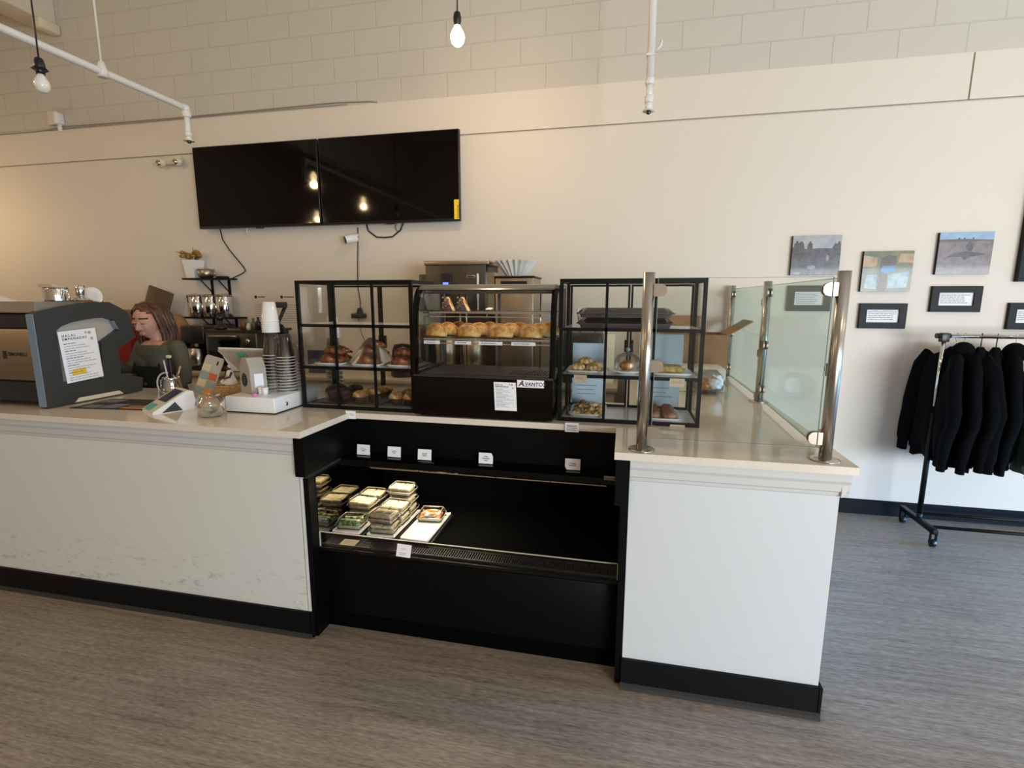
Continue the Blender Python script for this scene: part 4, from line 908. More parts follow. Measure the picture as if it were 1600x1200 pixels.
part('sash', MB().tube([(fx - .02, fy - .03, zz + .002), (fx - .014, fy - .036, zz + .03), (fx - .004, fy - .022, zz + .06)], .0045, 6), 'kraft', fg)
# leaning board of coloured tasting tiles
bdv = Matrix.Translation((-2.355, 2.43, T)) @ Matrix.Rotation(.1, 4, 'Z') @ Matrix.Rotation(-.30, 4, 'X') @ Matrix.Rotation(.24, 4, 'Y')
tb = thing('sample_board', 'leaning grey board of coloured tiles with a slotted top beside the basket', 'display board', (-2.355, 2.43, T))
part('board', MB().prism([(-.058, .0), (.058, .0), (.058, .225), (.05, .238), (-.05, .238), (-.058, .225)], 'y', 0, .006, holes=[[(.02, .19), (.032, .19), (.032, .215), (.02, .215)]]).xf(bdv), 'kraft', tb)
cols = ['print_sage', 'print_sand', 'print_sage', 'print_sand', 'print_sand', 'print_sage', 'print_red', 'print_sage']
for k in range(8):
    a = -.054 + .056 * (k % 2); b_ = .008 + .046 * (k // 2)
    part('tile', MB().box(a, a + .05, -.0022, 0, b_, b_ + .04).xf(bdv), ['print_sage', 'print_orange', 'print_sand', 'print_sage', 'print_sage', 'print_red', 'print_sand', 'kraft'][k], tb)
part('easel_leg', MB().box(-.01, .01, .006, .012, .02, .17).xf(bdv @ Matrix.Rotation(.0, 4, 'X')), 'kraft', tb)
# steel pitcher with utensils
px, py = -2.585, 2.46
pt = MB().lathe([(.05, 0), (.055, .004), (.056, .012), (.05, .05), (.044, .088), (.046, .098), (.043, .098), (.041, .086), (.046, .05), (.05, .008), (0, .007)], (px, py, T), 26)
pi_ = thing('utensil_pitcher', 'small steel pitcher holding utensils beside the espresso machine', 'pitcher', (px, py, T)); part('body', pt, 'chrome', pi_)
part('handle', MB().tube([(px - .045, py, T + .085), (px - .075, py, T + .075), (px - .075, py, T + .035), (px - .05, py, T + .025)], .006, 8), 'chrome', pi_)
solo('milk_thermometer', MB().tube([(px - .01, py, T + .01), (px - .038, py + .0, T + .195)], .004, 8), 'white_plastic', 'thin white stick leaning in the steel pitcher', 'stick')
sp = thing('spatula', 'black handled spatula with a pale tip standing in the steel pitcher', 'spatula', (px, py, T)); part('handle', MB().rbox(px - .012, px + .012, py - .006, py + .006, T + .02, T + .21, .004), 'black_plastic', sp); part('tip', MB().rbox(px - .014, px + .014, py - .007, py + .007, T + .21, T + .226, .003), 'cream', sp)
solo('spoon', MB().tube([(px + .01, py, T + .012), (px + .035, py, T + .09), (px + .075, py, T + .165)], .005, 8, flat=(1.4, .6)), 'steel_dull', 'flat steel spoon leaning right in the steel pitcher', 'spoon')
solo('coiled_cable', MB().tube([(-2.70 + .075 * math.cos(a), 2.54, 1.01 + .075 * math.sin(a)) for a in [PI * (1.25 - k / 14 * 1.55) for k in range(15)]], .005, 8), 'wcable', 'white cable curving over the counter edge beside the steel pitcher', 'cable')
# tablet register seen from behind
tbk = thing('tablet_register', 'white tablet register turned away, leaning behind the coffee bag', 'tablet register', (-2.05, 2.42, T))
Mt = Matrix.Translation((-2.045, 2.50, 1.115)) @ Matrix.Rotation(-.05, 4, 'Z') @ Matrix.Rotation(.55, 4, 'X')
part('tablet_shell', MB().prism([(-.075, 0), (.14, 0), (.15, .01), (.15, .15), (.14, .16), (-.155, .16), (-.16, .15), (-.085, .01)], 'y', -.012, 0).xf(Mt), 'kraft', tbk)
part('tablet_face', MB().rbox(-.162, .155, .0, .008, -.002, .166, .003).xf(Mt), 'white_plastic', tbk)
part('stand', MB().prism([(-.05, 0), (.05, 0), (.03, .16), (-.03, .16)], 'y', -.01, .01).xf(Matrix.Translation((-2.06, 2.46, T + .001))).box(-2.14, -1.98, 2.40, 2.52, T + .0005, T + .012), 'white_plastic', tbk)
part('sticker', MB().box(-.045, .025, -.0135, -.012, .115, .15).xf(Mt), 'teal', tbk)
# plate with two tiny cups
plate('small_plate', -1.735, 2.165, TD, .075, .06, 'small white plate at the drawer edge holding two tiny cups', -.3, None, 'plate', .004)
for k, (x, y, l) in enumerate(((-1.748, 2.168, 'left tiny white cup on the small plate'), (-1.718, 2.158, 'right tiny white cup on the small plate'))):
    solo('tiny_cup', MB().lathe([(.013, 0), (.016, .036), (.0145, .036), (.012, .004), (0, .004)], (x, y, TD + .0045), 18), 'white_ceramic', l, 'cup', 'tiny cups')
solo('lip_balm', MB().rbox(-1.755, -1.737, 2.108, 2.122, TD, TD + .016, .004), 'pink', 'small bright pink object at the front edge of the white drawer', 'trinket')
# stacked cups
def cup_shell(r0, r1, h): return MB().lathe([(r1, .003), (r0, h), (.0, h)], n=26, caps=False).lathe([(r1, 0), (r1 + .002, .0005), (r1 + .002, .003), (r1, .0035)], n=26, mi=1, caps=False)
clear = solo('plastic_cup', cup_shell(.031, .047, .115), ['cup_plastic', 'rim'], 'x', 'cup', 'stacked clear cups'); white = solo('paper_cup', cup_shell(.030, .042, .10), ['white_ceramic', 'white_ceramic'], 'x', 'cup', 'stacked white cups')
fc = [True, True]
def stack(x, y, z, n, step, kind, where):
    src = clear if kind == 0 else white; nm = 'upturned clear cup' if kind == 0 else 'upturned white cup'
    words_ = ['lowest', 'second', 'third', 'fourth', 'fifth', 'sixth', 'seventh', 'eighth', 'ninth', 'tenth', 'eleventh', 'twelfth', 'thirteenth', 'fourteenth', 'fifteenth']
    for k in range(n):
        o = src if fc[kind] else dup(src); fc[kind] = False
        place(o, (x, y, z + k * step), 0, '%s, %s %s' % (nm, 'lowest of' if k == 0 else 'topmost of' if k == n - 1 else words_[k] + ' from the bottom in', where)); 
stack(-1.785, 2.32, TD, 12, .0165, 0, 'the left clear stack')
stack(-1.785, 2.32, TD + 11 * .0165 + .118, 6, .011, 1, 'the white stack')
stack(-1.685, 2.285, TD, 13, .0148, 0, 'the middle clear stack')
stack(-1.715, 2.405, TD, 9, .0165, 0, 'the clear stack behind')
stack(-1.68, 2.72, T, 9, .026, 0, 'the rearmost clear stack')
stack(-1.68, 2.72, T + 8 * .026 + .118, 3, .012, 1, 'the short rear white stack')
# ---------------------------------------------------------------- back counter and what stands on it
BZ = .95
bc = thing('back_counter', 'beige laminate counter along the back wall behind the glass cabinets', 'counter', (-3.5, 3.65, 0))
part('cabinet', MB().box(XL + .02, -.05, 3.40, 3.953, .0, .915), 'wall', bc)
part('worktop', MB().rbox(XL + .02, -.03, 3.375, 3.953, .915, BZ, .006), 'wood_beam', bc)
for k in range(9): part('cabinet_door', MB().rbox(-6.0 + k * .64, -5.38 + k * .64, 3.385, 3.401, .12, .86, .004), 'trim_white', bc)
# toaster oven
to = thing('toaster_oven', 'grey toaster oven with a dark glass door on the back counter under the canister shelf', 'toaster oven', (-3.0, 3.6, BZ))
part('case', MB().rbox(-3.26, -2.79, 3.452, 3.86, BZ + .012, 1.272, .012).box(-3.28, -2.77, 3.445, 3.87, 1.262, 1.282), 'steel_dark', to)
part('door', MB().rbox(-3.225, -2.93, 3.444, 3.455, BZ + .05, 1.22, .006), 'black_gloss', to)
part('door_handle', MB().tube([(-3.20, 3.428, 1.235), (-2.95, 3.428, 1.235)], .007, 10), 'steel', to)
part('door_trim', MB().box(-3.245, -3.236, 3.444, 3.452, BZ + .06, 1.22), 'steel', to)
for z in (1.06, 1.13, 1.20): part('knob', MB().lathe([(.02, 0), (.018, .02), (0, .022)], n=14).xf(Matrix.Translation((-2.86, 3.452, z)) @ Matrix.Rotation(PI / 2, 4, 'X')), 'steel', to)
for x in (-3.22, -2.83): part('foot', MB().box(x - .015, x + .015, 3.48, 3.83, BZ + .0003, BZ + .012), 'black_plastic', to)
hs = MB().lathe([(.045, 0), (.05, .012), (.035, .03), (.02, .055), (.018, .07), (.0, .075)], (-3.165, 3.52, 1.283), 18).ell((-3.165, 3.52, 1.375), (.028, .028, .03), 14, 10)
solo('dark_bust', hs, 'black_plastic', 'small dark bust shaped object on top of the toaster oven', 'ornament')
for k, (x, r_, h, m, l) in enumerate(((-2.955, .022, .085, 'amber', 'leftmost small bottle on the right half of the toaster oven'), (-2.905, .02, .05, 'cream', 'short cream jar between the bottles on the toaster oven'), (-2.86, .02, .09, 'bottle_green', 'greenish bottle on the toaster oven'), (-2.815, .018, .1, 'black_plastic', 'slim dark bottle at the right end of the toaster oven'))):
    solo('bottle', MB().lathe([(r_, 0), (r_, h * .62), (r_ * .5, h * .75), (r_ * .5, h), (0, h)], (x, 3.52, 1.283), 16), m, l, 'bottle', 'bottles on the toaster oven')
# filter brewer
cbw = thing('coffee_brewer', 'black coffee brewer with a steel server on the back counter left of the toaster oven', 'coffee brewer', (-3.42, 3.6, BZ))
part('tower', MB().rbox(-3.50, -3.28, 3.62, 3.82, BZ, 1.31, .012), 'black_plastic', cbw)
part('head', MB().rbox(-3.51, -3.29, 3.47, 3.82, 1.165, 1.31, .014), 'black_plastic', cbw)
part('base', MB().rbox(-3.52, -3.27, 3.45, 3.82, BZ + .0005, BZ + .03, .006), 'black_plastic', cbw)
part('server', MB().lathe([(.07, 0), (.075, .01), (.075, .14), (.055, .155), (0, .155)], (-3.42, 3.53, BZ + .03), 24), 'steel', cbw)
part('water_arm', MB().tube([(-3.42, 3.78, 1.31), (-3.42, 3.78, 1.40), (-3.36, 3.78, 1.405)], .012, 10), 'black_plastic', cbw)
solo('lidded_jar', MB().lathe([(.075, 0), (.08, .01), (.07, .2), (.06, .23), (0, .23)], (-3.62, 3.58, BZ), 22), 'black_plastic', 'black lidded jar on the back counter beside the brewer', 'jar')
# tray, paper bag and cream cloth behind the person
Mr = Matrix.Translation((-4.10, 3.80, 1.36)) @ Matrix.Rotation(.30, 4, 'Y') @ Matrix.Rotation(-.12, 4, 'X')
solo('serving_tray', MB().rbox(-.13, .13, -.012, .012, -.41, .26, .03, 4).rbox(-.115, .115, -.016, -.0125, -.38, .245, .004).xf(Mr), 'brown_plastic', 'tall brown serving tray leaning upright behind the person', 'tray')
solo('paper_bag', MB().ell((-3.73, 3.66, BZ + .21), (.14, .10, .23), 18, 12, lambda p, d: Vector((p.x * (1 + .05 * math.sin(d.z * 9)), p.y, max(p.z, -.21) + .01 * math.sin(d.x * 8)))), 'tan_bag', 'rounded tan paper bag on the back counter right of the brown tray', 'bag')
solo('cloth_bundle', MB().ell((-3.60, 3.46, BZ + .21), (.07, .05, .055), 16, 10, lambda p, d: p * (1 + .12 * math.sin(d.x * 7 + d.z * 6))).lathe([(.05, 0), (.055, .16), (0, .165)], (-3.60, 3.46, BZ), 18), 'cream', 'cream coloured bundle in a holder behind the person', 'bundle')
bx_ = thing('snack_box', 'red and brown box stack behind the person beside the espresso machine', 'box', (-4.2, 3.6, BZ))
part('upper_box', MB().rbox(-4.30, -4.12, 3.55, 3.70, 1.30, 1.43, .006), 'tan_bag', bx_); part('lower_box', MB().rbox(-4.34, -4.08, 3.52, 3.72, BZ + .0005, 1.30, .006), 'red', bx_)
# steel brewers behind the curved case
sb = thing('steel_brewer', 'tall brushed steel brewer with a blue display behind the curved glass case', 'coffee brewer', (-1.15, 3.62, BZ))
part('tower', MB().rbox(-1.40, -.955, 3.50, 3.86, 1.42, 1.79, .006), 'steel_dark', sb)
part('hood', MB().rbox(-1.405, -.93, 3.49, 3.87, 1.762, 1.79, .004), 'steel_dull', sb)
part('side_unit', MB().rbox(-1.46, -1.402, 3.52, 3.86, BZ + .0005, 1.70, .006), 'steel_dark', sb)
part('rear_column', MB().rbox(-1.40, -.955, 3.70, 3.86, BZ + .0005, 1.42, .006), 'steel_dark', sb)
part('control_panel', MB().rbox(-1.285, -1.205, 3.488, 3.502, 1.55, 1.705, .004), 'black_plastic', sb)
part('display', MB().box(-1.265, -1.225, 3.4865, 3.489, 1.612, 1.642), 'blue_light', sb)
pl = part('name_plate', MB().rbox(-1.092, -1.028, 3.494, 3.502, 1.668, 1.692, .002), 'steel', sb); part('lettering', MB().scribble((-1.085, 3.4935, 1.677), X, Zv, .05, 1, .01, .008, seed=2), 'ink', pl)
part('sight_glass', MB().tube([(-1.008, 3.485, 1.45), (-1.008, 3.485, 1.70)], .008, 10), 'white_plastic', sb)
part('flank', MB().box(-.955, -.90, 3.53, 3.86, 1.42, 1.71), 'steel', sb)
for k, x in enumerate((-1.28, -1.07)):
    sv = thing('coffee_server', '%s steel coffee server below the tall brewer behind the curved case' % ['left', 'right'][k], 'server', (x, 3.58, BZ), 0, 'steel servers')
    part('body', MB().lathe([(.088, 0), (.088, .3), (.07, .32), (0, .325)], (x, 3.58, BZ), 24), 'steel_dull', sv)
    part('spout', MB().tube([(x, 3.495, BZ + .06), (x, 3.46, BZ + .055)], .012, 10), 'black_plastic', sv)
sb2 = thing('steel_grinder', 'lower steel machine behind the right end of the curved case, under the paper filters', 'grinder', (-.75, 3.62, BZ))
part('case', MB().rbox(-.885, -.615, 3.49, 3.80, BZ + .0005, 1.672, .006), 'steel_dull', sb2); part('lid', MB().rbox(-.892, -.608, 3.48, 3.81, 1.672, 1.683, .004), 'black_plastic', sb2)
part('front_slot', MB().box(-.845, -.66, 3.486, 3.491, 1.615, 1.648), 'black_plastic', sb2)
fsx = MB().lathe([(.055, 0), (.06, .01), (.11, .085), (.125, .10)], (-.765, 3.62, 1.684), 40, False, caps=False, flute=.24)
fsx.lathe([(.052, .012), (.10, .088), (.118, .108)], (-.765, 3.62, 1.684), 40, False, caps=False, flute=.26)
solo('paper_filters', fsx, 'fluted', 'fluted white paper coffee filters nested on the lower steel machine', 'coffee filters')
# behind the right cabinet
bl = thing('blender', 'black blender base with a clear jug behind the right glass cabinet', 'blender', (-.33, 3.6, BZ))
part('base', MB().rbox(-.48, -.14, 3.5, 3.75, BZ + .0005, 1.30, .02), 'black_plastic', bl)
part('jug', MB().lathe([(.055, 0), (.06, .02), (.08, .16), (.082, .17)], (-.25, 3.6, 1.30), 20, caps=False), 'clear_plastic', bl)
solo('knife_block', MB().prism([(3.5, BZ), (3.62, BZ), (3.62, 1.26), (3.58, 1.29), (3.5, 1.20)], 'x', -.12, -.06), 'cream', 'cream upright box behind the glass dome', 'box')
# canister shelves on the wall
def wall_shelf(x0, x1, z, label):
    t = thing('wall_shelf', label, 'shelf', ((x0 + x1) / 2, WY, z), 0, 'black wall shelves')
    part('board', MB().box(x0, x1, 3.795, WY - .001, z - .014, z), 'black_metal', t)
    for f in (.38, .80):
        x = x0 + (x1 - x0) * f
        part('bracket', MB().box(x - .012, x + .012, WY - .009, WY - .001, z - .15, z - .014).tube([(x, WY - .008, z - .12), (x, 3.83, z - .02)], .005, 8), 'black_metal', t)
    return t
wall_shelf(-3.76, -3.34, 1.700, 'upper black wall shelf holding the white vase and grey mug')
wall_shelf(-3.83, -3.27, 1.366, 'lower black wall shelf holding three steel canisters')
for k, (x, nm) in enumerate(((-3.705, 'left'), (-3.565, 'middle'), (-3.425, 'right'))):
    t = thing('steel_canister', '%s steel canister with a clip lid on the lower wall shelf' % nm, 'canister', (x, 3.875, 1.3665), 0, 'steel canisters')
    part('body', MB().lathe([(.064, 0), (.066, .004), (.066, .172), (.064, .176), (0, .176)], (x, 3.875, 1.3665), 26), 'chrome', t)
    part('lid', MB().lathe([(.068, .176), (.068, .186), (.05, .192), (0, .192)], (x, 3.875, 1.3665), 26), 'steel_dull', t)
    part('clip', MB().rbox(x - .07, x - .058, 3.84, 3.86, 1.49, 1.555, .003), 'steel_dark', t)
vs = thing('vase', 'tapered white square vase of dried flowers on the upper wall shelf', 'vase', (-3.70, 3.87, 1.7005))
part('pot', MB().loft([[Vector((-3.70 + a * w, 3.87 + b_ * w, 1.7005 + z)) for a, b_ in ((-1, -1), (1, -1), (1, 1), (-1, 1))] for w, z in ((.042, 0), (.06, .155), (.056, .155), (.05, .13))], True, False), 'white_ceramic', vs)
stm = MB(); pet = MB(); rr = random.Random(5)
for i in range(16):
    a = rr.uniform(0, 2 * PI); r_ = rr.uniform(.02, .095); h = rr.uniform(.02, .07); tip = (-3.70 + math.cos(a) * r_, 3.86 + math.sin(a) * r_ * .6, 1.86 + h)
    stm.tube([(-3.70 + math.cos(a) * .02, 3.87 + math.sin(a) * .02, 1.83), tip], .0025, 5)
    pet.ell(tip, (.022, .018, .014), 8, 6, lambda p, d: p * (1 + .3 * math.sin(d.x * 8 + d.y * 9)))
stm.tube([(-3.70, 3.87, 1.86), (-3.66, 3.84, 1.965)], .002, 5).tube([(-3.71, 3.87, 1.86), (-3.83, 3.83, 1.93)], .002, 5)
part('stems', stm, 'stem', vs); part('dried_flowers', pet, 'petal', vs)
mg = thing('mug', 'grey mug on the upper wall shelf beside the white vase', 'mug', (-3.545, 3.85, 1.7005))
part('body', MB().lathe([(.045, 0), (.06, .02), (.07, .075), (.066, .075), (.056, .02), (0, .012)], (-3.56, 3.85, 1.7005), 24), 'steel_dull', mg)
part('handle', MB().tube([(-3.494, 3.85, 1.76), (-3.465, 3.85, 1.75), (-3.47, 3.85, 1.725), (-3.503, 3.85, 1.72)], .006, 8), 'steel_dull', mg)
solo('charger_puck', MB().rbox(-3.44, -3.36, 3.82, 3.89, 1.7005, 1.716, .005), 'black_plastic', 'small flat black adapter at the right end of the upper wall shelf', 'adapter')
# notices on the wall
for k, (x0, x1, z0, z1_, n, l) in enumerate(((-3.90, -3.77, 1.27, 1.57, 8, 'tan printed notice on the wall left of the steel canisters'), (-3.21, -2.97, 1.17, 1.57, 13, 'tan printed notice on the wall right of the steel canisters'), (-2.955, -2.70, 1.17, 1.57, 9, 'tan printed notice on the wall beside the left glass cabinet'))):
    t = thing('wall_notice', l, 'notice', ((x0 + x1) / 2, WY, z0), 0, 'tan wall notices')
    part('sheet', MB().box(x0, x1, WY - .0025, WY - .0008, z0, z1_), 'wall', t)
    tx = MB(); cx = (x0 + x1) / 2; w = x1 - x0
    tx.add([(x0 + w * .18 + math.cos(q * PI / 6) * .014, WY - .003, z1_ - .03 + math.sin(q * PI / 6) * .014) for q in range(12)], [tuple(range(12))])
    tx.scribble((x0 + w * .27, WY - .003, z1_ - .034), X, Zv, w * .38, 1, .01, .008, seed=k)
    part('heading', tx, 'ink', t); part('lettering', MB().scribble((x0 + w * .12, WY - .003, z1_ - .10), X, Zv, w * .76, n, .019, .004, seed=k + 9), 'ink_grey', t)
# arm behind the cup stacks
ar = thing('monitor_arm', 'dark bent arm standing on the back counter behind the white cups', 'arm', (-2.72, 3.62, BZ))
part('post', MB().tube([(-2.86, 3.62, BZ + .012), (-2.86, 3.62, 1.08), (-2.62, 3.60, 1.47)], [.013, .013, .013], 10), 'black_plastic', ar)
part('base', MB().lathe([(.06, 0), (.06, .01), (0, .014)], (-2.86, 3.62, BZ + .0003), 20), 'black_plastic', ar)
part('head', MB().rbox(-2.80, -2.60, 3.56, 3.60, 1.455, 1.50, .006), 'charcoal', ar); part('clamp', MB().prism([(-2.70, 1.22), (-2.62, 1.22), (-2.66, 1.32), (-2.70, 1.34)], 'y', 3.585, 3.61), 'black_plastic', ar)
# camera, plugs, cords
sc_ = thing('security_camera', 'small white bullet camera on the wall under the screens', 'camera', (-2.18, 3.88, 2.0))
Mc = Matrix.Translation((-2.175, 3.875, 2.003)) @ Matrix.Rotation(-.75, 4, 'Z') @ Matrix.Rotation(PI / 2 + .25, 4, 'X')
part('housing', MB().lathe([(.028, -.045), (.033, -.04), (.033, .05), (.029, .055)], n=20).xf(Mc), 'white_plastic', sc_)
part('lens', MB().lathe([(.0, .056), (.03, .056), (.03, .0545), (0, .0545)], n=20).xf(Mc), 'black_gloss', sc_)
part('mount', MB().tube([(-2.16, 3.90, 2.03), (-2.15, WY - .01, 2.04)], .012, 10), 'white_plastic', sc_)
solo('camera_cord', MB().tube([(-2.155, WY - .006, 2.10), (-2.16, WY - .006, 1.98), (-2.172, WY - .006, 1.80), (-2.18, WY - .006, 1.62), (-2.165, WY - .006, 1.50), (-2.16, WY - .02, 1.42)], .004, 6), 'bcable', 'thin black cord hanging from the wall camera to the plug', 'cord')
solo('power_adapter', MB().rbox(-2.235, -2.11, 3.91, WY - .001, 1.365, 1.405, .006).prism([(-2.19, 1.40), (-2.14, 1.40), (-2.155, 1.45), (-2.175, 1.45)], 'y', 3.92, WY - .002), 'black_plastic', 'black power adapter plugged into the wall behind the left glass cabinet', 'adapter')
solo('adapter_cord', MB().tube([(-2.18, 3.93, 1.365), (-2.15, 3.92, 1.24), (-2.09, 3.90, 1.12), (-2.17, 3.86, 1.04), (-2.14, 3.80, .958)], .003, 6), 'bcable', 'thin cord drooping from the wall adapter down to the back counter', 'cord')
solo('register_box', MB().rbox(-2.42, -2.28, 3.55, 3.58, BZ + .0005, 1.13, .004), 'navy', 'small blue panel standing on the back counter behind the croissants', 'panel')
solo('black_kettle', MB().lathe([(.085, 0), (.09, .02), (.075, .2), (.06, .24), (0, .25)], (-1.62, 3.55, BZ), 22), 'black_gloss', 'shiny black kettle on the back counter behind the left glass cabinet', 'kettle')
# ---------------------------------------------------------------- screens and fittings on the wall
def tv(x0, x1, z0, z1, label, sticker=False):
    t = thing('wall_tv', label, 'television', ((x0 + x1) / 2, 3.91, z0), 0, 'wall screens')
    part('bezel', MB().rbox(x0, x1, 3.868, 3.905, z0, z1, .004), 'black_plastic', t)
    part('screen', MB().box(x0 + .008, x1 - .008, 3.8665, 3.869, z0 + .018, z1 - .008), 'screen', t)
    part('mount', MB().box(x0 + .25, x1 - .25, 3.905, WY - .001, z0 + .15, z1 - .15), 'black_metal', t)
    part('sensor', MB().rbox((x0 + x1) / 2 - .03, (x0 + x1) / 2 + .03, 3.872, 3.90, z0 - .008, z0 + .002, .002), 'black_plastic', t)
    if sticker:
        s_ = part('sticker', MB().box(x1 - .045, x1 - .006, 3.8655, 3.8665, z0 + .012, z0 + .155), 'yellow', t, 'yellow energy sticker')
        part('lettering', MB().scribble((x1 - .012, 3.8653, z0 + .02), Zv, -X, .12, 3, .010, .005, seed=4, lift=.0004), 'ink', s_)
    return t
tv(-3.60, -2.436, 2.116, 2.775, 'left one of two large black wall screens, its lower right corner reflecting lamps')
tv(-2.422, -1.255, 2.116, 2.775, 'right one of two large black wall screens with a yellow sticker at its lower corner', True)
solo('screen_cord', MB().tube([(-3.45, 3.93, 2.13), (-3.44, 3.94, 2.03), (-3.38, 3.94, 1.94), (-3.26, 3.945, 1.80), (-3.24, 3.945, 1.765), (-3.28, 3.945, 1.74), (-3.37, 3.93, 1.70)], .005, 6), 'bcable', 'black cord kinking from the left screen down to the upper wall shelf', 'cord')
solo('screen_cord', MB().tube([(-2.07, 3.93, 2.14), (-2.06, 3.945, 2.07), (-1.99, 3.945, 2.02), (-1.92, 3.945, 2.015), (-1.85, 3.945, 2.02), (-1.78, 3.945, 2.07), (-1.74, 3.93, 2.13)], .0055, 6), 'bcable', 'black cord looping below the right screen', 'cord')
for x, l in ((-3.18, 'short white cable hook below the left screen'), (-1.80, 'short white cable hook below the right screen')):
    solo('cable_hook', MB().tube([(x, 3.93, 2.13), (x - .02, 3.945, 2.09), (x - .01, 3.95, 2.06), (x + .015, 3.95, 2.065)], .006, 6), 'cable' if x > -3 else 'wcable', l, 'hook')
el = thing('emergency_light', 'beige twin-head emergency light on the wall left of the screens', 'emergency light', (-3.88, 3.93, 2.66))
part('housing', MB().rbox(-3.96, -3.77, 3.905, WY - .001, 2.665, 2.735, .012), 'cream', el)
for x in (-3.945, -3.775): part('lamp_head', MB().ell((x, 3.89, 2.675), (.042, .035, .036), 14, 10), 'cream', el); part('lens', MB().ell((x, 3.862, 2.67), (.026, .012, .024), 12, 8), 'steel', el)
jb = thing('junction_box', 'white junction box on the block wall at the upper left', 'junction box', (-5.08, 3.95, 3.1))
part('cover', MB().rbox(-5.17, -5.07, 3.93, 3.974, 3.075, 3.19, .008), 'wall', jb); part('device', MB().rbox(-5.07, -5.02, 3.90, 3.974, 3.07, 3.17, .012), 'white_plastic', jb); part('stub', MB().lathe([(.018, -.06), (.02, 0)], (-5.05, 3.945, 3.07), 12), 'white_plastic', jb)
solo('wall_cable', MB().tube([(-7.9, 3.948, 3.02), (-6.2, 3.948, 3.035), (-5.35, 3.948, 3.03), (-5.0, 3.945, 3.055), (-4.6, 3.945, 3.05), (-3.8, 3.945, 3.045), (-3.0, 3.945, 3.05), (-2.3, 3.945, 3.055), (-2.0, 3.95, 3.045), (-1.95, 3.968, 3.04)], .004, 6).tube([(-5.2, 3.95, 3.03), (-4.8, 3.942, 3.04), (-4.0, 3.943, 3.033), (-3.2, 3.943, 3.042), (-2.2, 3.945, 3.036)], .003, 6), 'cable', 'pair of thin cables running along the ledge above the screens', 'cable')
# sprinkler pipes
spk = thing('sprinkler_pipe', 'long white sprinkler pipe hung across the upper left with a downturned head', 'sprinkler pipe', (-2.99, 3.2, 2.6))
XP, YP, ZP = -2.995, 3.2, 2.815
part('pipe', MB().tube([(XP, YF, ZP), (XP, YP - .03, ZP), (XP, YP - .008, ZP - .008), (XP, YP, ZP - .03)], .021, 14), 'pipe', spk)
part('elbow', MB().ell((XP, YP - .004, ZP - .006), (.03, .03, .03), 14, 10).lathe([(.026, -.06), (.029, -.055), (.029, -.025), (.026, -.02)], (XP, YP, ZP), 14), 'pipe', spk)
part('drop', MB().lathe([(.017, -.16), (.019, -.155), (.019, 0)], (XP, YP, ZP - .01), 14).lathe([(.02, -.185), (.024, -.18), (.024, -.155), (.02, -.15)], (XP, YP, ZP), 14), 'pipe', spk)
hd = part('sprinkler_head', MB().lathe([(.018, -.205), (.02, -.185)], (XP, YP, ZP), 12).lathe([(.0, -.208), (.036, -.213), (.034, -.208), (.0, -.204)], (XP, YP, ZP), 18), 'pipe', spk)
part('frangible_tip', MB().lathe([(.006, -.228), (.015, -.222), (.013, -.212)], (XP, YP, ZP), 12), 'steel_dark', hd)
part('hanger', MB().tube([(XP, 2.62, ZP + .03), (XP, 2.62, HC)], .006, 8).lathe([(.026, -.03), (.03, 0), (.014, .055), (.0, .06)], (XP, 2.62, ZP), 12), 'pipe', spk)
sp2 = thing('sprinkler_drop', 'white vertical sprinkler drop hanging at the top centre right', 'sprinkler pipe', (.09, 3.2, 2.6))
xq, yq = .0885, 3.2
part('pipe', MB().tube([(xq, yq, 2.72), (xq, yq, HC)], .021, 14), 'pipe', sp2)
part('fittings', MB().lathe([(.022, .0), (.026, .006), (.026, .03), (.022, .036)], (xq, yq, 2.715), 14).lathe([(.017, -.09), (.019, 0)], (xq, yq, 2.725), 14).lathe([(.021, -.105), (.025, -.1), (.025, -.07), (.02, -.065)], (xq, yq, 2.725), 14), 'pipe', sp2)
hd = part('sprinkler_head', MB().lathe([(.02, -.14), (.021, -.10)], (xq, yq, 2.725), 12).lathe([(.0, -.142), (.034, -.148), (.032, -.142), (.0, -.138)], (xq, yq, 2.725), 18), 'pipe', sp2)
part('frangible_tip', MB().lathe([(.004, -.165), (.014, -.158), (.012, -.146)], (xq, yq, 2.725), 12), 'steel_dark', hd)
part('pipe_clip', MB().tube([(xq + .02, yq, 2.885), (xq + .05, yq, 2.91), (xq + .055, yq, 2.94)], .008, 8).box(xq - .024, xq + .02, yq - .024, yq + .024, 2.86, 2.872), 'pipe', sp2)
# pendant bulbs
def pendant(x, y, z, label, lit=True, power=20.0):
    t = thing('pendant_bulb', label, 'pendant lamp', (x, y, z), 0, 'bare pendant bulbs')
    part('cord', MB().tube([(x, y, z + .115), (x + .004, y, z + .3), (x, y, HC)], .0035, 6), 'bcable', t)
    part('socket', MB().lathe([(.008, .125), (.016, .12), (.021, .10), (.021, .075), (.017, .066), (.017, .055)], (x, y, z), 18), 'black_plastic', t)
    if not lit: part('socket_skirt', MB().lathe([(.018, .085), (.034, .078), (.018, .066)], (x, y, z), 5, False), 'black_plastic', t)
    part('glass_bulb', MB().lathe([(.0, -.046), (.018, -.042), (.032, -.028), (.0385, -.006), (.036, .014), (.026, .034), (.017, .048), (.015, .056)], (x, y, z), 22).xf(Matrix.Translation((x, y, z + .055)) @ Matrix.Diagonal((.8, .8, .8, 1)) @ Matrix.Translation((-x, -y, -z - .055)) if not lit else Matrix.Identity(4)), 'bulb_on' if lit else 'bulb_off', t)
    if lit:
        l = bpy.data.lights.new('bulb_light', 'POINT'); l.energy = power; l.color = (1, .70, .40); l.shadow_soft_size = .045
        lo = bpy.data.objects.new('bulb_light', l); C.objects.link(lo); lo.location = (x, y, z - .09)
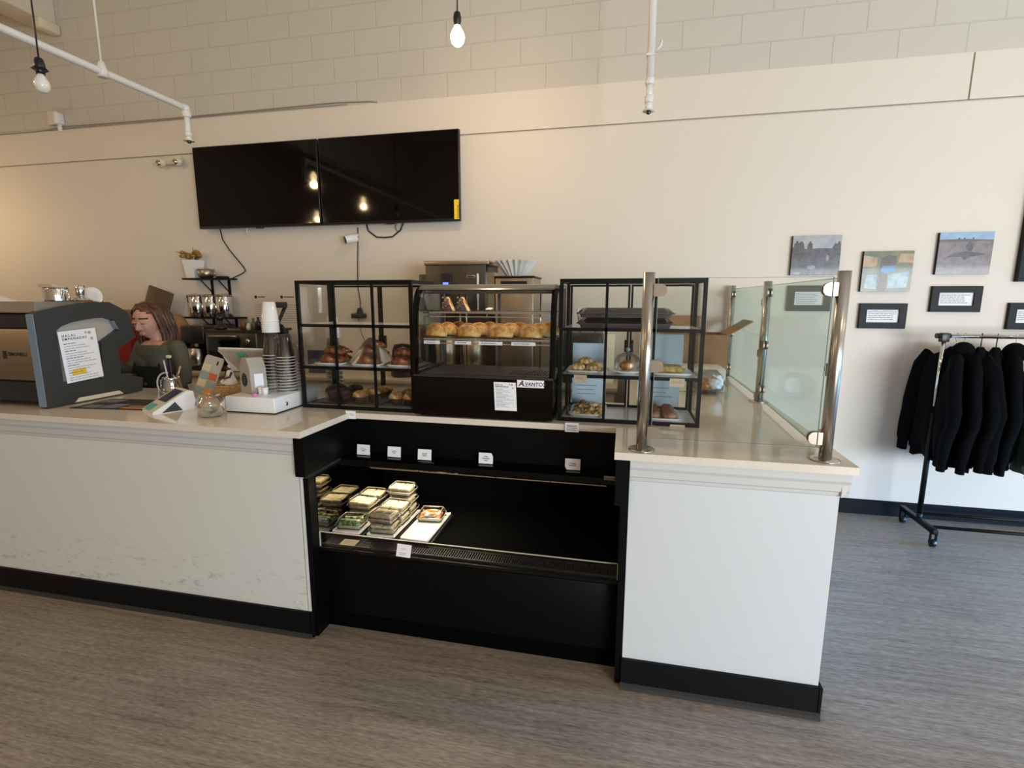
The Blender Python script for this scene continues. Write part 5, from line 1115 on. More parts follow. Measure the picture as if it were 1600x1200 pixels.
pendant(-.94, 2.9, 2.925, 'glowing bare bulb hanging on a cord above the curved pastry case', True, PB)
pendant(-2.63, 2.0, 2.475, 'unlit bare bulb in a black socket at the upper left', False)
for x, y, z in ((-6.15, 3.2, 2.35), (-3.8, 1.8, 3.0), (-5.4, -.74, 3.0), (-6.3, -1.9, 3.0), (-3.96, .27, 3.0), (-1.5, -.8, 3.0), (1.5, .4, 3.0), (3.6, 1.4, 3.0)):  # last three are added to brighten worktops and floor
    pendant(x, y, z, 'glowing bare bulb hanging further into the room, outside the picture', True, PB * (.7 if y > 3 else .8))

# ---------------------------------------------------------------- glass guard on the right counter
gg = thing('glass_guard', 'glass guard of clear panes on four steel posts around the right counter', 'glass guard', (.7, 2.9, T))
posts = ((.079, 1.900), (.702, 1.912), (.732, 2.965), (.735, 3.90))
for x, y in posts:
    p = part('post', MB().tube([(x, y, T + .002), (x, y, 1.622)], .0205, 24), 'steel', gg)
    part('flange', MB().lathe([(.048, 0), (.049, .002), (.046, .0045), (.022, .006), (.0, .006)], (x, y, T + .0004), 28), 'steel', p)
def clamp(x, y, z, dx, dy):
    m = MB(); d = Vector((dx, dy, 0)); n = Vector((-dy, dx, 0))
    for s_ in (-1, 1):
        pts = [(.0, -.022), (.026, -.022), (.037, -.018), (.044, -.008), (.044, .008), (.037, .018), (.026, .022), (.0, .022)]
        a = [Vector((x, y, z)) + d * (.018 + u_) + Zv * w_ + n * s_ * .0045 for u_, w_ in pts]; b_ = [q + n * s_ * .008 for q in a]
        m.loft([a, b_], True, False)
    m.loft([[Vector((x, y, z)) + d * (.017) + n * q * .012 + Zv * w_ for q, w_ in ((-1, -.02), (1, -.02), (1, .02), (-1, .02))], [Vector((x, y, z)) + d * (.0235) + n * q * .012 + Zv * w_ for q, w_ in ((-1, -.02), (1, -.02), (1, .02), (-1, .02))]], True, False)
    part('clamp', m, 'steel_dull', gg)
for z in (1.56, 1.29, 1.045): clamp(.079, 1.900, z, 1, .0); 
for z in (1.562, 1.288, 1.053):
    clamp(.702, 1.912, z, .03, 1.0); clamp(.732, 2.965, z, -.03, -1); clamp(.732, 2.965, z - .05, 0, 1); clamp(.735, 3.90, z, 0, -1)
for z in (1.562, 1.053): clamp(.702, 1.912, z, -1, 0)
part('glass_pane', MB().box(.112, .668, 1.897, 1.903, 1.022, 1.602), 'glass', gg)
part('pane_edge', MB().box(.1105, .1125, 1.8968, 1.9032, 1.022, 1.602).box(.112, .668, 1.8968, 1.9032, 1.6015, 1.6028).box(.112, .668, 1.8968, 1.9032, 1.021, 1.0225).box(.6675, .6695, 1.8968, 1.9032, 1.022, 1.602), 'glass_edge', gg)
def spane(ya, yb, xa_, xb_):
    part('glass_pane', MB().prism([(xa_ - .003, ya), (xa_ + .003, ya), (xb_ + .003, yb), (xb_ - .003, yb)], 'z', 1.0, 1.60), 'glass_green', gg)
    part('pane_edge', MB().prism([(xa_ - .0033, ya), (xa_ + .0033, ya), (xb_ + .0033, yb), (xb_ - .0033, yb)], 'z', 1.599, 1.6012).prism([(xa_ - .0033, ya), (xa_ + .0033, ya), (xb_ + .0033, yb), (xb_ - .0033, yb)], 'z', .999, 1.0015).box(xa_ - .0034, xa_ + .0034, ya - .001, ya + .001, 1.0, 1.60).box(xb_ - .0034, xb_ + .0034, yb - .001, yb + .001, 1.0, 1.60), 'glass_edge', gg)
spane(1.945, 2.932, .703, .731); spane(2.998, 3.868, .732, .735)
# boxes and bags behind the guard
cbx = thing('cardboard_box', 'open brown cardboard box with a raised flap at the wall end of the right counter', 'box', (.55, 3.62, T))
part('carton', MB().box(.25, .66, 3.50, 3.506, T, 1.30).box(.25, .66, 3.80, 3.806, T, 1.30).box(.25, .256, 3.506, 3.80, T, 1.30).box(.654, .66, 3.506, 3.80, T, 1.30).box(.25, .66, 3.50, 3.80, T, T + .005), 'cardboard', cbx)
part('side_flap', MB().prism([(.654, 1.30), (.66, 1.298), (.80, 1.385), (.795, 1.392)], 'y', 3.51, 3.79), 'cardboard', cbx)
part('rear_flap', MB().prism([(3.80, 1.30), (3.806, 1.30), (3.85, 1.41), (3.844, 1.412)], 'x', .26, .56), 'cardboard', cbx)
def crumple(c, r, seed, amp=.16):
    rr = random.Random(seed); ph = [rr.uniform(0, 6) for _ in range(9)]
    def fn(p, d):
        k = 1 + amp * (math.sin(d.x * 7 + ph[0]) * math.sin(d.y * 6 + ph[1]) + .6 * math.sin(d.z * 11 + ph[2] + d.x * 5) + .4 * math.sin(d.y * 17 + ph[3]) * math.sin(d.x * 15 + ph[4]))
        q = p * k; return Vector((q.x, q.y, max(q.z, -r[2] * .85)))
    return MB().ell(c, r, 30, 20, fn)
solo('bread_bag', crumple((.50, 3.17, T + .065), (.085, .10, .075), 3, .09), 'film', 'crumpled clear bag on the right counter beside the right glass cabinet', 'bag')
solo('bread_roll', MB().ell((.485, 3.18, T + .045), (.05, .06, .04), 16, 10, lambda p, d: p * (1 + .1 * math.sin(d.x * 7 + d.y * 5))), 'muffin', 'brown rolls showing inside the crumpled clear bag', 'bread')
solo('tissue', crumple((.535, 3.12, T + .075), (.04, .035, .045), 8, .10), 'paper', 'white crumpled paper sticking out of the clear bag', 'paper')
solo('storage_box', MB().rbox(.27, .60, 3.20, 3.45, T, 1.12, .01), 'cream', 'low cream storage box on the right counter in front of the cardboard box', 'box')
# ---------------------------------------------------------------- pictures on the right of the wall
YW = WY - .001
def sil(m, pts, z=0): return m.prism(pts, 'y', YW - .0262 - z, YW - .0255)
def canvas(x0, x1, z0, z1, label, paint):
    t = thing('photo_print', label, 'photograph', ((x0 + x1) / 2, YW, z0), 0, 'glossy photo prints'); w, h = x1 - x0, z1 - z0
    part('panel', MB().box(x0, x1, YW - .025, YW, z0, z1), 'black_frame', t)
    mm = MB()
    for mi, (nm, m_, polys) in enumerate(paint):
        for k, pl_ in enumerate(polys): mm.add([(x0 + a * w, YW - .0252 - nm[1] * .0001 - k * 4e-6, z0 + b_ * h) for a, b_ in pl_], [tuple(range(len(pl_)))], False, mi)
    part('print', mm, [q[1] for q in paint], t)
def G(name, c, c2=None, sc=25): return mat(name, S(*c), .3, spec=.3, vary=(sc, S(*(c2 or c))), coat=.22)
def blob(cx, cy, rx, ry, n=10, seed=0):
    rr = random.Random(seed); return [(cx + math.cos(2 * PI * k / n) * rx * rr.uniform(.8, 1.15), cy + math.sin(2 * PI * k / n) * ry * rr.uniform(.8, 1.15)) for k in range(n)]
full = [(0.0, 0.0), (1, 0), (1, 1), (0, 1)]
rr = random.Random(11)
def folk(n, x0_, x1_, y0_, y1_, sc_, seed):
    r2 = random.Random(seed); out = []
    for k in range(n):
        x, y = r2.uniform(x0_, x1_), r2.uniform(y0_, y1_); q = sc_ * r2.uniform(.8, 1.2)
        out.append([(x - q, y - 2 * q), (x + q, y - 2 * q), (x + q * .8, y + q * .4), (x + q * .35, y + q * .7), (x + q * .35, y + q * 1.3), (x, y + q * 1.55), (x - q * .35, y + q * 1.3), (x - q * .35, y + q * .7), (x - q * .8, y + q * .4)])
    return [[(min(.99, max(.01, a)), min(.99, max(.01, b_))) for a, b_ in p] for p in out]
canvas(1.105, 1.405, 1.692, 1.955, 'dark photo print of a seated crowd under a pale sky', (
    (('printed_ground', 0), G('photo_dark', (50, 50, 56), (92, 82, 80), 34), [full]), (('printed_sky', 1), G('photo_grey_sky', (150, 152, 156), (168, 168, 168)), [[(0, .72), (.3, .66), (.6, .68), (1, .66), (1, 1), (0, 1)]]),
    (('printed_figures', 2), G('photo_figures', (58, 50, 54), (84, 70, 66), 40), folk(15, .06, .94, .3, .62, .055, 1) + folk(3, .08, .2, .74, .78, .06, 2) + folk(1, .36, .37, .76, .78, .06, 3) + folk(3, .86, .96, .7, .76, .06, 4)),
    (('printed_figures_front', 3), G('photo_figures_blue', (66, 70, 84), (96, 88, 88), 40), folk(9, .08, .95, .12, .42, .06, 5)),
    (('printed_highlights', 4), G('photo_light', (140, 136, 130), (112, 108, 104)), [blob(.42, .2, .09, .05, 10, 50), blob(.14, .05, .1, .03, 10, 51), blob(.74, .42, .03, .09, 10, 52)])))
canvas(1.548, 1.842, 1.580, 1.845, 'olive and tan photo print of a figure with a blue scarf', (
    (('printed_ground', 0), G('photo_olive', (118, 112, 72), (86, 92, 66), 14), [full]), (('printed_tan', 1), G('photo_tan', (176, 146, 106), (150, 120, 86)), [[(0, .62), (.28, .62), (.28, .84), (0, .9)], [(.7, .72), (1, .7), (1, .92), (.72, .93)]]),
    (('printed_figure', 2), G('photo_brown', (92, 64, 50), (66, 48, 42)), [[(.33, 0), (.5, 0), (.52, .5), (.66, .66), (.66, .86), (.5, .9), (.36, .84), (.34, .6)]]),
    (('printed_scarf', 3), G('photo_blue', (64, 132, 176), (52, 112, 158)), [[(.36, .5), (.5, .45), (.66, .52), (.64, .64), (.4, .63)]]), (('printed_pale', 1), G('photo_pale', (150, 172, 178), (110, 134, 140), 30), [[(.06, .08), (.30, .06), (.30, .42), (.10, .42)], [(.54, .08), (.92, .1), (.94, .5), (.54, .42)]])))  # pale quads paint front window reflections on the glossy print
canvas(1.975, 2.275, 1.690, 1.955, 'photo print of bare greyish ground under a blue sky', (
    (('printed_ground', 0), G('photo_sand', (128, 116, 118), (110, 98, 102), 30), [full]), (('printed_sky', 1), G('photo_sky', (132, 160, 190), (150, 176, 204)), [[(0, .82), (.5, .83), (1, .8), (1, 1), (0, 1)]]),
    (('printed_horizon', 2), G('photo_grass', (92, 92, 84), (80, 82, 74)), [[(0, .77), (1, .79), (1, .81), (.5, .84), (0, .83)]]), (('printed_form', 3), G('photo_form', (58, 54, 56), (86, 80, 80), 30), [[(.1, .36), (.3, .5), (.52, .55), (.8, .5), (.9, .47), (.62, .42), (.5, .34), (.44, .42), (.25, .42)], blob(.58, .66, .07, .12, 10, 3), blob(.36, .84, .02, .03, 8, 5), blob(.46, .845, .018, .03, 8, 6), blob(.62, .85, .018, .03, 8, 7)])))
def text_frame(x0, x1, z0, z1, label, seed):
    t = thing('text_frame', label, 'picture frame', ((x0 + x1) / 2, YW, z0), 0, 'black frames holding text'); q = .042
    part('frame', MB().prism([(x0, z0), (x1, z0), (x1, z1), (x0, z1)], 'y', YW - .026, YW, holes=[[(x0 + q, z0 + q), (x1 - q, z0 + q), (x1 - q, z1 - q), (x0 + q, z1 - q)]]), 'black_frame', t)
    part('page', MB().box(x0 + q - .001, x1 - q + .001, YW - .012, YW - .010, z0 + q - .001, z1 - q + .001), 'paper', t)
    n = int((z1 - z0 - 2 * q) / .0125) - 1
    part('lettering', MB().scribble((x0 + q + .014, YW - .0125, z1 - q - .018), X, Zv, x1 - x0 - 2 * q - .028, n, .0125, .0042, seed=seed), 'ink_grey', t)
text_frame(1.105, 1.375, 1.447, 1.622, 'black frame with a text page seen through the greenish glass guard', 21)
text_frame(1.562, 1.842, 1.333, 1.502, 'black frame with a text page below the photograph of the blue scarf', 22)
text_frame(1.975, 2.258, 1.447, 1.615, 'black frame with a text page below the photograph of bare ground', 23)
text_frame(2.42, 2.70, 1.338, 1.508, 'black text frame cut off at the right picture edge', 24)
lf = thing('large_frame', 'large dark frame cut off at the right picture edge', 'picture frame', (2.7, YW, 1.64))
part('frame', MB().prism([(2.43, 1.642), (2.95, 1.642), (2.95, 2.32), (2.43, 2.32)], 'y', YW - .04, YW, holes=[[(2.47, 1.68), (2.91, 1.68), (2.91, 2.28), (2.47, 2.28)]]), 'black_frame', lf)
part('picture', MB().box(2.469, 2.911, YW - .02, YW - .015, 1.679, 2.281), 'navy', lf)
# ---------------------------------------------------------------- clothes rail
cr = thing('clothes_rail', 'black and chrome rolling clothes rail against the right of the wall', 'clothes rail', (2.3, 3.5, 0))
RX0, RXB, RYC = 1.935, 3.15, 3.66
RTOP = 1.307
for x in (RX0, RXB):
    part('upright', MB().tube([(x, RYC, .135), (x, RYC, .82)], .0155, 14), 'black_metal', cr); part('upright_tube', MB().tube([(x, RYC, .81), (x, RYC, RTOP)], .0115, 14), 'chrome', cr)
    part('corner_cap', MB().rbox(x - .024, x + .024, RYC - .018, RYC + .018, RTOP - .038, RTOP + .018, .006).tube([(x - .045, RYC, RTOP), (x + .03, RYC, RTOP)], .016, 12), 'black_plastic', cr)
    part('foot_bar', MB().rbox(x - .016, x + .016, RYC - .195, RYC + .205, .085, .118, .004).tube([(x, RYC, .10), (x, RYC, .15)], .017, 12), 'black_metal', cr)
    for y in (RYC - .175, RYC + .185):
        cs_ = part('caster', MB().tube([(x - .012, y, .024), (x + .012, y, .024)], .024, 16), 'black_plastic', cr); part('caster_fork', MB().box(x - .018, x - .013, y - .01, y + .01, .02, .088).box(x + .013, x + .018, y - .01, y + .01, .02, .088), 'black_metal', cs_)
part('top_bar', MB().tube([(RX0 + .02, RYC, RTOP), (RXB, RYC, RTOP)], .0125, 14), 'chrome', cr)
for y in (RYC - .10, RYC + .13): part('lower_bar', MB().tube([(RX0, y, .10), (RXB, y, .10)], .011, 12), 'black_metal', cr)
# sweaters: a broad body with two hanging sleeves, each turned a little on its hanger
def sweater_mb(w=.50, h=.60, seed=0):
    rr = random.Random(seed); m = MB(); n = 40; rings = []; p1, p2 = rr.uniform(0, 6), rr.uniform(0, 6)
    # (height below hanger hook, half width across, half thickness)
    sec = [(.004, .035, .016), (-.012, .06, .026), (-.03, .10, .036), (-.055, .165, .042), (-.085, .20, .048), (-.15, .215, .056), (-.24, .218, .060), (-.33, .22, .062), (-.42, .222, .064), (-.50, .222, .062), (-.555, .218, .056), (-.562, .205, .046), (-.60, .207, .046), (-.605, .18, .036)]
    for z, a, b_ in sec:
        f = min(1, -z / .25) if z < 0 else 0
        rings.append([Vector((math.cos(t) * b_ + f * .014 * math.sin(4 * t + p1 + z * 3) + f * .008 * math.sin(9 * t + p2 - z * 5), math.sin(t) * a + f * .006 * math.sin(6 * t + p2), z + (.012 * math.sin(3 * t + p1) if z < -.5 else 0))) for t in [2 * PI * j / n for j in range(n)]])
    m.loft(rings, True, True); return m
def sleeve_mb(s, seed, fwd=0.0):
    rr = random.Random(seed * 3 + s)
    pts = [(0, s * .16, -.06), (.008 + fwd * .2, s * .215, -.12), (.012 + fwd * .6, s * .236, -.22), (.02 + fwd, s * .250, -.31), (.012 + fwd * 1.3, s * .246, -.37), (.0 + fwd, s * .252, -.45), (fwd * .8, s * .262, -.53), (fwd * .8, s * .264, -.55), (fwd * .8, s * .266, -.60)]
    return MB().tube(pts, [.058, .060, .058, .060, .053, .052, .047, .037, .036], 18, flat=(.62, 1.0))
def hood_mb(): return MB().ell((0, 0, -.025), (.055, .10, .055), 16, 10, lambda p, d: Vector((p.x * 1.1, p.y, max(p.z, -.03))))
def make_sweater(label, m_, x, rot, hood, hang, zs=1.0):
    t = thing('sweater', label, 'sweater', (x, RYC, 1.236), rot, 'sweaters on the clothes rail')
    Mx = Matrix.Translation((x, RYC, 1.236)) @ Matrix.Rotation(rot, 4, 'Z') @ Matrix.Diagonal((1, 1, zs, 1)); sd_ = int(x * 100)
    part('body', sweater_mb(seed=sd_).xf(Mx), m_, t)
    part('sleeve', sleeve_mb(-1, sd_, .02).xf(Mx), m_, t); part('sleeve', sleeve_mb(1, sd_, -.02).xf(Mx), m_, t)
    if hood: part('hood', hood_mb().xf(Mx), m_, t)
    h = thing('coat_hanger', 'hanger in the ' + hang, 'hanger', (x, RYC, 1.236), rot, 'coat hangers')
    hm = MB().tube([Mx @ Vector(p) for p in ((0, -.012, .062), (0, .0, .072), (0, .013, .062), (0, .008, .045), (0, 0, .03), (0, 0, .005))], .003, 6).tube([Mx @ Vector(p) for p in ((0, -.12, -.048), (0, 0, .004), (0, .12, -.048))], .004, 6)
    part('hook_and_arms', hm, hang_m[hang], h)
hang_m = {}
for k, (x, rot, m_, hood, lb, hg, hm_) in enumerate((
    (2.005, .34, 'knit', False, 'black sweater nearest the left end of the clothes rail with a sleeve hanging free', 'leftmost black sweater', 'steel'),
    (2.045, -.66, 'knit', True, 'hooded black sweater second from the left on the clothes rail', 'hooded black sweater, second from the left', 'steel'),
    (2.135, -.62, 'knit', False, 'black sweater in the middle of the clothes rail on a black hanger', 'middle black sweater', 'black_plastic'),
    (2.215, -.58, 'knit', False, 'black sweater right of the middle of the clothes rail, partly covered by its neighbours', 'black sweater right of the middle', 'black_plastic'),
    (2.315, -.56, 'knit', True, 'last black sweater on the clothes rail, next to the green one', 'last black sweater beside the green one', 'white_plastic'),
    (2.45, -.50, 'knit_green', False, 'dark green sweater at the right picture edge', 'green sweater', 'white_plastic'))):
    hang_m[hg] = hm_; make_sweater(lb, m_, x, rot, hood, hg, 1.20 + .015 * (k % 3))
# ---------------------------------------------------------------- the person behind the left counter
PX, PY = -3.085, 2.90
person = thing('person', 'person with long brown hair, olive top and black apron behind the espresso machine', 'person', (PX, PY, 0), -.12)
MP = WM[person.name]
def W(x, y, z): return MP @ Vector((x, y, z))
# skeleton in body space: x to her left (viewer right), -y is where she faces
def limb(m, pts, rs, n=14): return m.tube([Vector(p) for p in pts], rs, n)
def body_core(grow=0.0, hands=True, legs=True):
    m = MB(); g = grow
    tor = [(.86, .150, .105, .0), (.95, .135, .095, -.005), (1.03, .125, .088, -.01), (1.10, .140, .098, -.02), (1.16, .155, .104, -.025), (1.20, .165, .095, -.025), (1.225, .150, .075, -.022), (1.245, .10, .06, -.022)]
    n = 24
    m.loft([[Vector((math.cos(2 * PI * j / n) * (a + g), y - math.sin(2 * PI * j / n) * (b_ + g), z)) for j in range(n)] for z, a, b_, y in tor], True, True)
    for s_ in (-1, 1): m.ell((s_ * .155, -.02, 1.195), (.05 + g, .05 + g, .05 + g), 14, 10)
    for s_ in (-1, 1): m.ell((s_ * .06, -.092, 1.10), (.07 + g, .036 + g, .06 + g), 14, 10)
    # right arm (viewer left) reaches forward to the machine, left arm bent across the front
    limb(m, [(-.165, -.02, 1.19), (-.19, -.06, 1.08), (-.20, -.11, 1.02)], [.046 + g, .041 + g, .038 + g]); limb(m, [(-.20, -.11, 1.02), (-.185, -.20, 1.09), (-.165, -.29, 1.165)], [.038 + g, .034 + g, .025 + g])
    limb(m, [(.165, -.02, 1.19), (.20, -.02, 1.07), (.212, -.04, .96)], [.046 + g, .041 + g, .037 + g]); limb(m, [(.212, -.04, .96), (.17, -.14, .93), (.12, -.225, .905)], [.037 + g, .033 + g, .024 + g])
    return m
def hand(m, wrist, d, up, s_):
    wrist, d, up = Vector(wrist), Vector(d).normalized(), Vector(up); up = (up - d * up.dot(d)).normalized(); sd_ = d.cross(up) * s_
    B = lambda a, b_, c: wrist + d * a + sd_ * b_ + up * c
    m.tube([B(-.01, 0, 0), B(.02, 0, 0), B(.055, 0, .0), B(.082, 0, -.004)], [.022, .028, .033, .03], 12, flat=(1, .5))
    for k, (o_, l) in enumerate(((-.024, .062), (-.008, .072), (.009, .068), (.024, .052))):
        m.tube([B(.078, o_, 0), B(.078 + l * .45, o_ * 1.08, -.008), B(.078 + l * .75, o_ * 1.1, -.022), B(.078 + l * .9, o_ * 1.1, -.038)], [.0088, .0084, .0076, .0062], 8)
    m.tube([B(.018, -.026, -.002), B(.045, -.044, -.012), B(.068, -.046, -.026)], [.011, .0095, .0075], 8)
core = body_core()
limb(core, [(0, -.012, 1.21), (0, -.03, 1.275), (-.004, -.05, 1.33)], [.058, .049, .047])
hand(core, (-.165, -.29, 1.165), (.10, -1, .35), (0, .3, 1), 1); hand(core, (.12, -.225, .905), (-.55, -.8, -.1), (0, .1, 1), -1)
for s_ in (-1, 1): limb(core, [(s_ * .085, .0, .88), (s_ * .085, -.01, .48), (s_ * .085, .01, .09)], [.085, .056, .04]); core.ell((s_ * .085, -.045, .045), (.04, .115, .044), 12, 8)
# head in its own space: face towards -y, then nodded and turned
HM = Matrix.Translation((-.012, -.066, 1.36)) @ Matrix.Rotation(.24, 4, 'Z') @ Matrix.Rotation(.24, 4, 'X')
hd_ = MB()
def face(p, d):
    q = p.copy()
    if d.z < 0: q.x *= 1 - .34 * (-d.z) ** 1.4; q.y *= 1 - .10 * (-d.z)
    if d.y < -.3 and d.z < -.35: q.y -= .010 * (-d.z)                       # chin
    if d.y < -.5 and abs(d.z) < .35: q.y += .004 * math.cos(d.x * 4)          # flat mid face
    for sx in (-1, 1):                                                     # eye sockets
        k = max(0, 1 - ((d.x - sx * .40) ** 2 / .06 + (d.z - .06) ** 2 / .035)); q.y += .009 * k if d.y < 0 else 0
        c = max(0, 1 - ((d.x - sx * .5) ** 2 / .07 + (d.z + .25) ** 2 / .07)); q.y -= .004 * c if d.y < 0 else 0
    return q
hd_.ell((0, 0, .02), (.076, .096, .115), 32, 24, face)
hd_.tube([(0, -.088, .035), (0, -.103, .012), (0, -.113, -.008), (0, -.100, -.017)], [.007, .009, .0118, .007], 10)
for s_ in (-1, 1): hd_.ell((s_ * .011, -.096, -.010), (.0068, .008, .006), 8, 6); hd_.ell((s_ * .077, .005, .005), (.009, .02, .03), 10, 8)
hd_.ell((0, -.087, -.044), (.021, .009, .0055), 12, 8); hd_.ell((0, -.086, -.052), (.018, .0095, .006), 12, 8)
core.add([HM @ p for p in hd_.v], hd_.f, True)
bm_ = evaluated(core, [('REMESH', dict(mode='VOXEL', voxel_size=.0052)), ('SMOOTH', dict(factor=.5, iterations=3))])
HI = HM.inverted()
for i, f in enumerate(bm_.f):
    c = sum((bm_.v[k] for k in f), Vector()) / len(f); q = HI @ c
    if abs(q.x) < .021 - abs(q.z + .048) * .8 and abs(q.z + .048) < .0085 and q.y < -.086: bm_.mi[i] = 1
    for sx in (-1, 1):
        if abs(q.x - sx * .034) < .021 and abs(q.z - (.058 - abs(q.x - sx * .03) * .12)) < .0052 and q.y < -.05: bm_.mi[i] = 2
    if c.z < .80: bm_.mi[i] = 3
bm_.xf(MP)
part('body', bm_, ['skin', 'lips', 'brow', 'trousers'], person)
for sx in (-1, 1):
    e = part('eye', MB().ell((sx * .031, -.083, .029), (.0115, .0085, .0085), 14, 10).xf(MP @ HM), 'eye_white', person)
    part('iris', MB().ell((sx * .031 - .001, -.0905, .0265), (.0058, .003, .0058), 12, 8).xf(MP @ HM), 'iris', e)
    part('eyelid', MB().ell((sx * .031, -.0835, .0315), (.0147, .0112, .0098), 14, 10, lambda p, d: Vector((p.x, p.y, max(p.z, -.0052)))).xf(MP @ HM), 'skin', e)
    part('lash', MB().tube([(sx * .031 - .0138, -.086, .0262), (sx * .031, -.0952, .0262), (sx * .031 + .0138, -.086, .0262)], [.001, .0016, .001], 6).xf(MP @ HM), 'brow', e)
# olive top over torso and arms
top = body_core(.009)
top = evaluated(top, [('REMESH', dict(mode='VOXEL', voxel_size=.007)), ('SMOOTH', dict(factor=.5, iterations=3))])
keep = MB(); sel = [i for i, f in enumerate(top.f) if True]
def cut(c):
    if c.z < .90: return False
    if c.z > 1.222 and abs(c.x) < .10 and c.y < .02: return False                      # scoop neckline
    if c.z > 1.242 and abs(c.x) < .075: return False
    for w_, b_ in (((-.165, -.29, 1.165), (.10, -1, .35)), ((.12, -.225, .905), (-.55, -.8, -.1))):   # cuffs
        if (c - Vector(w_)).dot(Vector(b_).normalized()) > -.004 and (c - Vector(w_)).length < .1: return False
    return True
fs = [f for f in top.f if cut(sum((top.v[k] for k in f), Vector()) / len(f))]
keep.add(top.v, fs, True)
usedv = sorted({k for f in fs for k in f}); rem = {k: i for i, k in enumerate(usedv)}
keep = MB().add([MP @ top.v[k] for k in usedv], [[rem[k] for k in f] for f in fs], True)
part('top', keep, 'olive', person)
# apron
ap = MB(); rows = []
for k in range(9):
    z = 1.085 - k * .06; wd = .115 + .012 * min(k, 5)
    rows.append([Vector((math.sin(a) * wd * 1.15, -.118 - .004 * min(k, 4) - math.cos(a) * .032, z)) for a in [(-1 + 2 * j / 12) * 1.25 for j in range(13)]])
ap.loft(rows, False, True, closed=False)
ap.tube([(-.115, -.125, 1.08), (-.095, -.105, 1.16), (-.06, -.04, 1.232), (-.045, .03, 1.26), (.045, .03, 1.26), (.06, -.04, 1.232), (.095, -.105, 1.16), (.115, -.125, 1.08)], .007, 6)
apo = part('apron', ap.xf(MP), 'apron', person)
part('apron_lettering', MB().text('W', W(.03, -.168, .96), MP.to_3x3() @ X, Zv, .03, bold=.0004), 'steel_dull', apo)
# hair: cap plus long locks over both shoulders
hr = MB()
hr.ell((0, .012, .035), (.086, .104, .114), 30, 20, lambda p, d: Vector((p.x, p.y, p.z)) if (d.z > .66 - .4 * max(0, d.y) - .35 * abs(d.x) or d.y > -.05) else Vector((p.x * .8, p.y * .62, p.z * .8)))
rr = random.Random(9)
for s_ in (-1, 1):
    for k in range(13):
        a = k / 12; y0 = -.022 + .10 * a; x0 = s_ * (.076 + .012 * math.sin(a * PI)); wv = rr.uniform(-.008, .008)
        hr.tube([(s_ * (.03 + .02 * a), y0 * .9, .135 - .02 * a), (x0, y0, .085), (x0 * 1.08 + wv, y0 + .006, .01), (x0 * 1.10 + wv * 1.5, y0 + .012, -.08), (x0 * 1.16 - wv, y0 + .0, -.17), (x0 * 1.18 + wv * 2, y0 - .012, -.24 - .02 * math.sin(a * PI)), (x0 * 1.08, y0 - .02, -.30 - .03 * rr.random())], [.010, .0145, .015, .0145, .0135, .011, .003], 8)
for k in range(9):
    x0 = -.07 + .0175 * k; hr.tube([(x0 * .6, .09, .10), (x0, .112, .03), (x0 * 1.05, .115, -.07), (x0, .11, -.16), (x0 * .95, .105, -.28)], [.016, .018, .018, .015, .004], 8)
part('hair', hr.xf(MP @ HM), 'hair', person)
# ---------------------------------------------------------------- light, camera, output
def area(name, loc, rot, sx, sy, energy, col, spread=PI):
    l = bpy.data.lights.new(name, 'AREA'); l.shape = 'RECTANGLE'; l.size = sx; l.size_y = sy; l.energy = energy; l.color = col; l.spread = spread
    o = bpy.data.objects.new(name, l); C.objects.link(o); o.location = loc; o.rotation_euler = rot; return o
def window_light(name, side, e, col, tilt, spread=PI):
    a0, a1, z0_, z1_ = WIN[side]; c, zc_ = (a0 + a1) / 2, (z0_ + z1_) / 2
    if side == 'front': area(name, (c, YF - .01, zc_), (PI / 2 - tilt, 0, 0), a1 - a0 - .06, z1_ - z0_ - .1, e, col, spread)
    else: area(name, (XR + .005, c, zc_), (PI / 2 - tilt, 0, PI / 2), a1 - a0 - .06, z1_ - z0_ - .1, e, col, spread)
window_light('daylight_sky', 'right', SKY_E, SKY_C, SKY_TILT, 2.0)
window_light('daylight_street', 'right', STREET_E, STREET_C, -.42, 2.4)
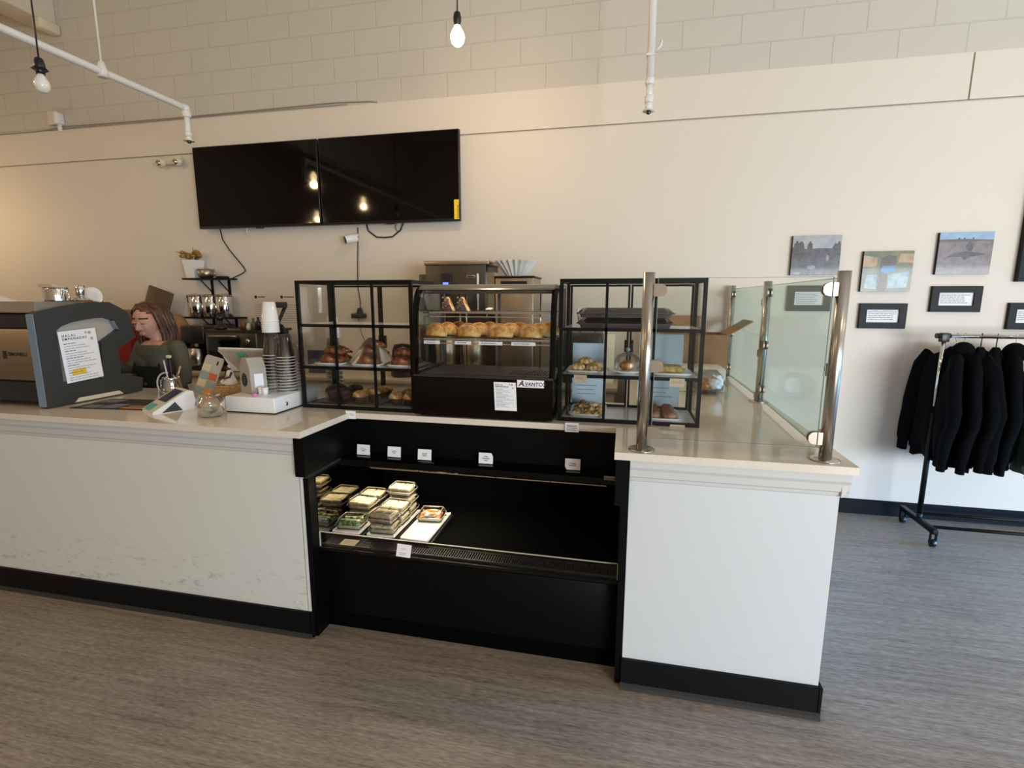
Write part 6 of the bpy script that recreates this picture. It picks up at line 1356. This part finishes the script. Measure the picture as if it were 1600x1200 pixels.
window_light('daylight_side', 'side', SIDE_E, SIDE_C, SIDE_TILT, .75)  # added blue light, narrowed to tint only the lower right wall
window_light('daylight_front', 'front', FRONT_E, FRONT_C, .15)
area('case_lamp', (-.95, 2.24, .722), (-.15, 0, 0), .72, .03, CASE_E, (1, .86, .62))
area('oven_lamp', (-.633, 2.40, 1.54), (0, 0, 0), .6, .03, OVEN_E, (1, .9, .72))
w = bpy.data.worlds.new('world'); bpy.context.scene.world = w; w.use_nodes = True
w.node_tree.nodes['Background'].inputs['Color'].default_value = (.6, .75, 1, 1); w.node_tree.nodes['Background'].inputs['Strength'].default_value = .6
cam = bpy.data.cameras.new('camera'); co = bpy.data.objects.new('camera', cam); C.objects.link(co)
cam.sensor_fit = 'HORIZONTAL'; cam.sensor_width = 36.0; cam.lens = 36.0 * 797.36 / 1600; cam.clip_start = .05; cam.clip_end = 60
yaw, pit, rol = .21551772, .16592716, .00166458
cy, sy, cp, sp_, crr, sr = math.cos(yaw), math.sin(yaw), math.cos(pit), math.sin(pit), math.cos(rol), math.sin(rol)
Rw = Matrix(((crr, -sr, 0), (sr, crr, 0), (0, 0, 1))) @ Matrix(((1, 0, 0), (0, cp, -sp_), (0, sp_, cp))) @ Matrix(((1, 0, 0), (0, 0, -1), (0, 1, 0))) @ Matrix(((cy, sy, 0), (-sy, cy, 0), (0, 0, 1)))
flip = Matrix(((1, 0, 0), (0, -1, 0), (0, 0, -1)))
co.matrix_world = Matrix.Translation((0, 0, 1.53)) @ (Rw.transposed() @ flip).to_4x4()
sc = bpy.context.scene; sc.camera = co
sc.view_settings.view_transform = 'Standard'; sc.view_settings.look = 'None'; sc.view_settings.gamma = 1; sc.view_settings.exposure = EXPO
sc.view_settings.use_curve_mapping = False
sc.cycles.max_bounces = 10; sc.cycles.transparent_max_bounces = 40; sc.cycles.diffuse_bounces = 5; sc.cycles.glossy_bounces = 5; sc.cycles.sample_clamp_indirect = 6; sc.cycles.caustics_reflective = False; sc.cycles.caustics_refractive = False
